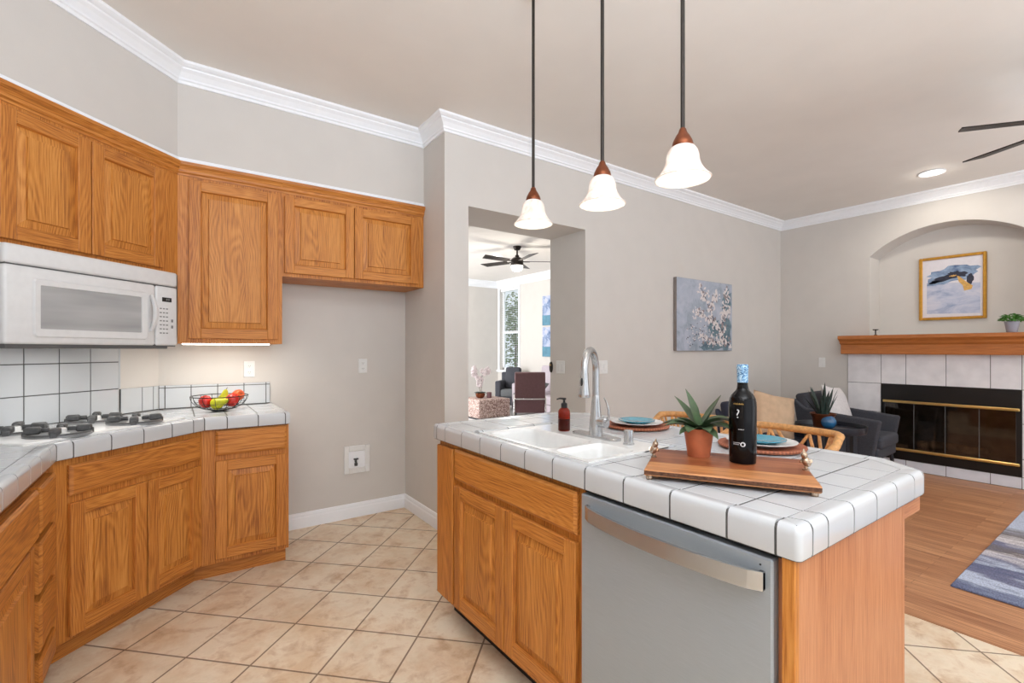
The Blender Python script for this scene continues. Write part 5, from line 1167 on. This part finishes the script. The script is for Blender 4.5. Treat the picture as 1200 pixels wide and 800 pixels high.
def ceiling_fan(label, loc, zm, az, r1, w, wm='bronze', pitch=.2):
    t = thing('ceiling_fan', label, 'ceiling fan', (loc[0], loc[1], CZ)); d = zm - CZ
    mb = MB(); mb.lathe([(0, 0), (.065, 0), (.066, -.012), (.045, -.055), (.018, -.062), (0, -.062)], 28); mb.build('canopy', wm, t)
    mb = MB(); mb.tube([(0, 0, -.05), (0, 0, d + .07)], .013, 12); mb.lathe([(.013, d + .12), (.032, d + .10), (.034, d + .07)], 18); mb.build('downrod', wm, t)
    mb = MB(); mb.lathe([(0, d + .075), (.06, d + .07), (.095, d + .045), (.10, d - .05), (.085, d - .06), (0, d - .06)], 32); mb.build('motor', wm, t)
    mb = MB(); mb.lathe([(.092, d - .055), (.093, d - .085), (.075, d - .125), (.04, d - .14), (0, d - .143)], 28); mb.build('light_globe', 'lamp_glow', t)
    for a in az:
        mb = blade_mb(a, .17, r1, w, w * 1.15, pitch); mb.v = [v + Vector((0, 0, d + .01)) for v in mb.v]; bl = mb.build('blade', wm, t)
        mb = MB(); mb.box(.08, .20, -.018, .018, -.006, .006, .003); mb.xf(Matrix.Translation((0, 0, d + .006)) @ Matrix.Rotation(a, 4, 'Z')); mb.build('blade_arm', wm, bl)
    return t
FC_ = (3.976, .241); fa1 = math.atan2(.687 - .241, 3.633 - 3.976); fa2 = math.atan2(.773 - .241, 4.238 - 3.976)
dlt = 2 * PI / 5
ceiling_fan('dark-bladed ceiling fan at the right edge, over the striped rug', FC_, 2.50, [fa1, fa2, fa1 + dlt, fa2 - dlt, fa1 + 2 * dlt], .585, .050, 'bronze', -.2)
# rug
mb = MB(); mb.box(0, 2.05, -1.9, 0, 0, .012, .004); o = mb.build('area_rug', 'rug', loc=(3.385, .715, .002)); tag(o, 'blue and grey wave-striped rug on the wood floor', 'rug')
# upholstered pieces
def pillow_mb(w, h, t_, n=14, wob=.0, seed=0):
    mb = MB(); rd = random.Random(seed); vs = []; fs = []
    for side in (1, -1):
        for i in range(n + 1):
            for j in range(n + 1):
                u = -1 + 2 * i / n; v = -1 + 2 * j / n; e = max(0, (1 - abs(u) ** 2.6)) * max(0, (1 - abs(v) ** 2.6)); pinch = 1 - .07 * (1 - abs(u)) * abs(v) ** 3 ; pinch2 = 1 - .07 * (1 - abs(v)) * abs(u) ** 3
                vs.append((u * w / 2 * pinch2, side * (t_ / 2 * e ** .55 + wob * e * math.sin(7 * u + 3 * v + seed)), v * h / 2 * pinch))
    N1 = (n + 1) ** 2
    for sd in (0, 1):
        for i in range(n):
            for j in range(n):
                a = sd * N1 + i * (n + 1) + j; fs.append((a, a + 1, a + n + 2, a + n + 1) if sd else (a, a + n + 1, a + n + 2, a + 1))
    mb.add(vs, fs, 0, (0, 0, 1), True); return mb
def armchair(label, loc, rz, fab, w=.66, dpt=.66, seat=.44, back=.82, arm=.60):
    t = thing('armchair', label, 'armchair', loc, rz)      # faces local -y
    mb = MB(); mb.rbox(-w / 2 + .07, w / 2 - .07, -dpt / 2, dpt / 2 - .08, seat - .12, seat, .035); mb.build('seat_cushion', fab, t)
    mb = MB(); mb.rbox(-w / 2 + .04, w / 2 - .04, -dpt / 2 + .03, dpt / 2, seat - .22, seat - .11, .02); mb.build('seat_base', fab, t)
    mb = MB(); mb.rbox(-w / 2 + .05, w / 2 - .05, -.055, .055, 0, back - seat + .14, .035); mb.xf(Matrix.Translation((0, dpt / 2 - .05, seat - .14)) @ Matrix.Rotation(-.20, 4, 'X')); mb.build('backrest', fab, t)
    for sg in (-1, 1):
        mb = MB(); x = sg * (w / 2 - .035)
        pr = [(-dpt / 2 + .06, seat - .20), (dpt / 2 + .02, seat - .20), (dpt / 2 + .10, arm + .16), (dpt / 2 - .02, arm + .06), (-dpt / 2 + .0, arm)]
        o = len(mb.v); n = len(pr); mb.add([(x - .035, y, z) for y, z in pr] + [(x + .035, y, z) for y, z in pr], [list(range(n)), list(range(n, 2 * n))[::-1]] + [(i, (i + 1) % n, n + (i + 1) % n, n + i) for i in range(n)])
        ob = mb.build('arm', fab, t); md = ob.modifiers.new('b', 'BEVEL'); md.width = .02; md.segments = 3
    for sx in (-1, 1):
        for sy in (-1, 1):
            mb = MB(); mb.tube([(sx * (w / 2 - .08), sy * (dpt / 2 - .07), seat - .2), (sx * (w / 2 - .05), sy * (dpt / 2 - .04), 0)], [.02, .012], 10); mb.build('leg', 'black_wood', t)
    return t
armchair('charcoal upholstered armchair in front of the fireplace', (5.67, 1.96, .002), .04, 'charcoal')
o = pillow_mb(.46, .46, .15, wob=.004).build('throw_pillow', 'white_fabric', loc=(5.60, 2.06, .67), rot=(-.32, .12, .0)); tag(o, 'white textured pillow on the charcoal armchair', 'pillow')
armchair('dark navy armchair half hidden behind the wine bottle', (4.73, 2.34, .002), -.3, 'navy', w=.54, back=.74, arm=.5)
o = pillow_mb(.43, .41, .16, wob=.008, seed=2).build('throw_pillow', 'beige', loc=(4.58, 2.21, .655), rot=(-.28, .22, -.5)); tag(o, 'beige velvet pillow on the navy armchair', 'pillow')
# side table
t = thing('side_table', 'round black tray-top side table by the charcoal armchair', 'table', (4.84, 1.84, .055))
mb = MB(); mb.lathe([(0, .50), (.25, .50), (.262, .503), (.27, .54), (.275, .542), (.275, .50), (.268, .482), (0, .482)], 44); mb.build('tray_top', 'black_wood', t)
for k in range(4):
    a = PI / 4 + k * PI / 2; mb = MB(); o = len(mb.v); mb.box(-.03, .03, -.018, .018, -.053, .485, .004); mb.xf(Matrix.Translation((.19 * math.cos(a), .19 * math.sin(a), 0)) @ Matrix.Rotation(a + PI / 2, 4, 'Z')); mb.build('leg', 'black_wood', t)
t = thing('potted_plant', 'spiky dark snake plant in a blue globe and copper pot on the side table', 'potted plant', (4.80, 1.86, .556))
mb = MB(); mb.ell((-.02, -.03, .066), (.062, .062, .062), seg=24, rings=14); mb.build('globe', 'blue_glass', t)
mb = MB(); mb.lathe([(0, .0), (.07, .0), (.075, .01), (.085, .10), (.105, .135), (.10, .138), (.08, .11), (0, .10)], 28, (.02, .03, 0)); mb.build('pot', 'copper', t)
rd = random.Random(11)
for k in range(15):
    a = k * 2.4; mb = MB(); leaf(mb, (.02 + .03 * math.cos(a), .03 + .03 * math.sin(a), .10), a, rd.uniform(.20, .33), .018, rd.uniform(1.0, 1.45), rd.uniform(-.15, .25), n=7, fold=.25); mb.build('leaf', 'dark_leaf', t)
# rattan counter stools
def stool_proto(label, loc, rz):
    t = thing('rattan_stool', label, 'bar stool', loc, rz, 'rattan stools behind the island')   # faces local -x
    HB = .885
    def railpt(q):      # q 0..1 round the U-shaped back, plan view
        a = -PI * .60 + PI * 1.20 * q; ca, sa = math.cos(a), math.sin(a); e = .55
        x = .19 * math.copysign(abs(ca) ** e, ca) + .02; y = .225 * math.copysign(abs(sa) ** e, sa)
        return Vector((x, y, HB - .11 * max(0, abs(q - .5) * 2 - .72) ** 1.0 / .28))
    pts = [railpt(k / 40) for k in range(41)]
    p0 = pts[0]; p1 = pts[-1]
    pts = [Vector((p0.x - .004, p0.y, .66)), Vector((p0.x - .004, p0.y, p0.z - .04))] + pts + [Vector((p1.x - .004, p1.y, p1.z - .04)), Vector((p1.x - .004, p1.y, .66))]
    mb = MB(); mb.tube(pts, .0175, 10); mb.build('back_rail', 'rattan', t)
    mb = MB()
    for k in range(1, 22):
        q = .06 + .88 * k / 22; q2 = q + (.10 if k % 3 else -.07)
        if not .03 < q2 < .97: continue
        a = railpt(q); b = railpt(q2); mb.tube([(a.x * .86, a.y * .86, .66), (b.x, b.y, b.z)], .0075, 6)
    for zz in (.735, .80): mb.tube([(railpt(k / 30).x * .93, railpt(k / 30).y * .93, zz) for k in range(1, 30)], .006, 6)
    mb.build('back_canes', 'rattan', t)
    mb = MB(); mb.lathe([(0, .665), (.17, .66), (.195, .65), (.20, .635), (.195, .625), (0, .62)], 32); mb.build('seat', 'rattan', t)
    for sx in (-1, 1):
        for sy in (-1, 1): mb = MB(); mb.tube([(sx * .13, sy * .13, .63), (sx * .145, sy * .145, 0)], .015, 10); mb.build('leg', 'rattan', t)
    mb = MB(); mb.tube([(.175 * math.cos(2 * PI * k / 28), .175 * math.sin(2 * PI * k / 28), .22) for k in range(28)], .010, 8, True); mb.build('foot_ring', 'rattan', t)
    return t
ST = stool_proto('rattan bar stool nearer the living room, right of the wine bottle', (2.26, 1.085, 0), 0)
dup(ST, (2.27, 1.575, 0), .05, 'rattan bar stool behind the succulent, beside the far place setting')

# ================================================================== FRONT ROOM beyond the doorway
ceiling_fan('five-blade ceiling fan with a lit globe seen through the doorway', (4.35, 6.0), 2.64, [math.radians(d) for d in (112, 40, -32, 184, 256)], .62, .055, 'bronze')
point('fan_lamp', (4.35, 6.0, 2.42), 20, .08)
t = thing('recessed_light', 'lit recessed downlight in the front room ceiling beside the fan', 'ceiling light', (4.51, 6.80, CZ)); downlight(t)
t = thing('ottoman', 'low mosaic-woven box ottoman holding the orchid', 'ottoman', (4.77, 7.61, 0))
mb = MB(); mb.rbox(-.34, .34, -.345, .345, .03, .365, .02, 3); mb.build('woven_body', 'mosaic', t); mb = MB(); mb.box(-.31, .31, -.315, .315, 0, .032); mb.build('plinth', 'black_wood', t)
t = thing('orchid', 'white orchid in a brown pot on the woven ottoman', 'orchid', (4.67, 7.62, .365))
mb = MB(); mb.lathe([(0, 0), (.045, 0), (.075, .03), (.085, .075), (.075, .095), (.065, .09), (0, .08)], 20, sx=1.1); mb.build('pot', 'copper', t)
rd = random.Random(2); mb = MB()
st = [[(0, 0, .08), (-.02, .01, .25), (-.06, .02, .45), (-.13, .0, .56), (-.18, -.02, .60)], [(.02, 0, .08), (.03, .0, .3), (.06, .02, .48), (.14, .02, .55), (.22, .0, .50)]]
for q in st: mb.tube(q, .005, 6)
mb.build('stems', 'bark', t)
for k in range(4): mb = MB(); leaf(mb, (0, 0, .08), k * 1.6 + .3, .16, .03, .5, 1.0); mb.build('leaf', 'dark_leaf', t)
mb = MB()
for q in st:
    for i in range(13):
        f_ = i / 12 * (len(q) - 2.2) + 1.1; a = Vector(q[int(f_)]); b = Vector(q[min(int(f_) + 1, len(q) - 1)]); p = a.lerp(b, f_ - int(f_)) + Vector((rd.gauss(0, .015), rd.gauss(0, .02), rd.gauss(-.02, .03)))
        for r_ in range(5): an = 2 * PI * r_ / 5; mb.ell(p + Vector((.03 * math.cos(an) * .6, -.004, .03 * math.sin(an))), (.022, .008, .027), seg=8, rings=5, Mx=Matrix.Rotation(-an + PI / 2, 3, 'Y'))
mb.build('blossoms', 'petal', t)
t = thing('candle_jar', 'small dark candle jar beside the orchid pot', 'candle', (4.83, 7.56, .365))
mb = MB(); mb.lathe([(0, 0), (.045, 0), (.047, .004), (.047, .105), (.043, .105), (.042, .08), (0, .08)], 20); mb.build('jar', 'mauve', t); mb = MB(); mb.lathe([(0, .082), (.041, .082)], 18); mb.build('wax', 'petal', t)
def sofa(name, label, loc, rz, w, dpt, fab, fab2, seat=.43, back=.84, arm=.62, cat='sofa', n=1):
    t = thing(name, label, cat, loc, rz)
    mb = MB(); mb.rbox(-w / 2, w / 2, -dpt / 2, dpt / 2, .12, seat - .14, .02); mb.build('base', fab, t)
    for k in range(n):
        x0 = -w / 2 + .12 + (w - .24) / n * k; x1 = x0 + (w - .24) / n - .006
        mb = MB(); mb.rbox(x0, x1, -dpt / 2 - .01, dpt / 2 - .16, seat - .14, seat + .02, .04); mb.build('seat_cushion', fab2, t)
        mb = MB(); mb.rbox(x0, x1, -.08, .08, 0, back - seat + .06, .05); mb.xf(Matrix.Translation((0, dpt / 2 - .22, seat)) @ Matrix.Rotation(-.16, 4, 'X')); mb.build('back_cushion', fab, t)
    mb = MB(); mb.rbox(-w / 2, w / 2, dpt / 2 - .12, dpt / 2, .12, back - .05, .03); mb.build('back_frame', fab, t)
    for sg in (-1, 1): mb = MB(); mb.rbox(sg * w / 2 - (.12 if sg > 0 else 0), sg * w / 2 + (.12 if sg < 0 else 0), -dpt / 2, dpt / 2, .12, arm, .03); mb.build('arm', fab, t)
    for sx in (-1, 1):
        for sy in (-1, 1): mb = MB(); mb.tube([(sx * (w / 2 - .06), sy * (dpt / 2 - .06), .13), (sx * (w / 2 - .06), sy * (dpt / 2 - .06), 0)], .02, 8); mb.build('leg', 'black_wood', t)
    return t
sofa('loveseat', 'dark grey upholstered chair under the front room window', (5.84, 8.24, 0), -PI / 4 - .1, .58, .60, 'charcoal', 'charcoal_light', cat='armchair')
sofa('sofa', 'lilac-grey sofa along the front room wall behind the mauve chair', (5.78, 6.62, 0), -PI / 2, 1.9, .86, 'lilac', 'lilac', back=.90, n=2)
o = pillow_mb(.44, .30, .13).build('throw_pillow', 'charcoal_light', loc=(5.50, 6.95, .56), rot=(-.9, 0, -PI / 2)); tag(o, 'grey pillow lying on the lilac-grey sofa', 'pillow')
# mauve chair
t = thing('dining_chair', 'mauve leather chair with a chrome tube frame seen from behind through the doorway', 'chair', (4.30, 5.62, 0), -.62)   # faces local +y
mb = MB(); o = len(mb.v); mb.rbox(-.22, .22, -.03, .03, 0, .60, .02); mb.xf(Matrix.Translation((0, -.20, .36)) @ Matrix.Rotation(.16, 4, 'X')); mb.build('backrest', 'mauve', t)
mb = MB(); mb.rbox(-.22, .22, -.20, .26, .38, .46, .025); mb.build('seat', 'mauve', t)
for sg in (-1, 1):
    mb = MB(); x = sg * .225; mb.tube([(x, -.30, 0), (x, -.285, .3), (x, -.26, .56), (x, -.20, .60), (x, .16, .60), (x, .22, .56), (x, .25, .0)], .012, 10); mb.build('leg', 'bright_chrome', t)
mb = MB(); mb.tube([(-.225, -.275, .565), (.225, -.275, .565)], .012, 10); mb.build('back_bar', 'bright_chrome', t)
# canvases beside the window
for zc, lab in ((2.085, 'upper of the two blue abstract canvases in the front room'), (1.435, 'lower of the two blue abstract canvases in the front room')):
    t = thing('canvas_painting', lab, 'painting', (XF, 7.47, zc), -PI / 2, 'blue canvases in the front room')
    mb = MB(); mb.box(-.25, .25, -.035, -.001, -.305, .305, .003); mb.build('canvas', 'canvas_blue', t); mb = MB(); mb.box(-.249, .249, -.0362, -.034, -.304, -.10); mb.build('lower_band', 'canvas_teal', t)
# blind at the window
t = thing('window_blind', 'white slatted blind hanging in the front room window', 'blind', (XF + .05, (WY0 + WY1) / 2, WZ1))
mb = MB(); mb.box(-.03, .03, -hw + .01, hw - .01, -.06, -.002, .004); mb.build('headrail', 'trim', t)
mb = MB()
for k in range(42):
    z = -.09 - k * .042
    if z < -hh + .04: break
    o = len(mb.v); mb.box(-.013, .013, -hw + .015, hw - .015, -.0012, .0012); mb.xf(Matrix.Translation((0, 0, z)) @ Matrix.Rotation(.12, 4, 'Y'), o)
mb.build('slats', 'trim', t)
mb = MB()
for y in (-hw * .6, hw * .6): mb.tube([(0, y, -.05), (0, y, -hh + .04)], .0015, 5)
mb.build('cords', 'trim', t)
# garden shrub outside
def shrub(label, loc, rx, rz_, seed, n=900):
    t = thing('garden_shrub', label, 'shrub', loc); rd = random.Random(seed); mb = MB()
    for k in range(n):
        d = Vector((rd.gauss(0, 1), rd.gauss(0, 1), rd.gauss(0, 1))).normalized() * rd.random() ** .4; p = Vector((d.x * rx, d.y * rx, rz_ + .4 + d.z * rz_)); leaf(mb, p, rd.uniform(0, 6.28), .16, .045, rd.uniform(-.6, 1), .6, n=3)
    mb.build('foliage', 'foliage', t); mb = MB(); mb.tube([(0, 0, -.3), (.03, 0, rz_), (0, .04, rz_ * 1.6)], [.06, .05, .02], 8); mb.build('stem', 'bark', t)
shrub('leafy green tree seen through the front room window', (9.9, 13.75, 0), .62, 1.5, 1, 900)
mb = MB(); mb.box(XF + .3, 30, 3, 30, -.4, -.3); struct('ground', mb, 'foliage')
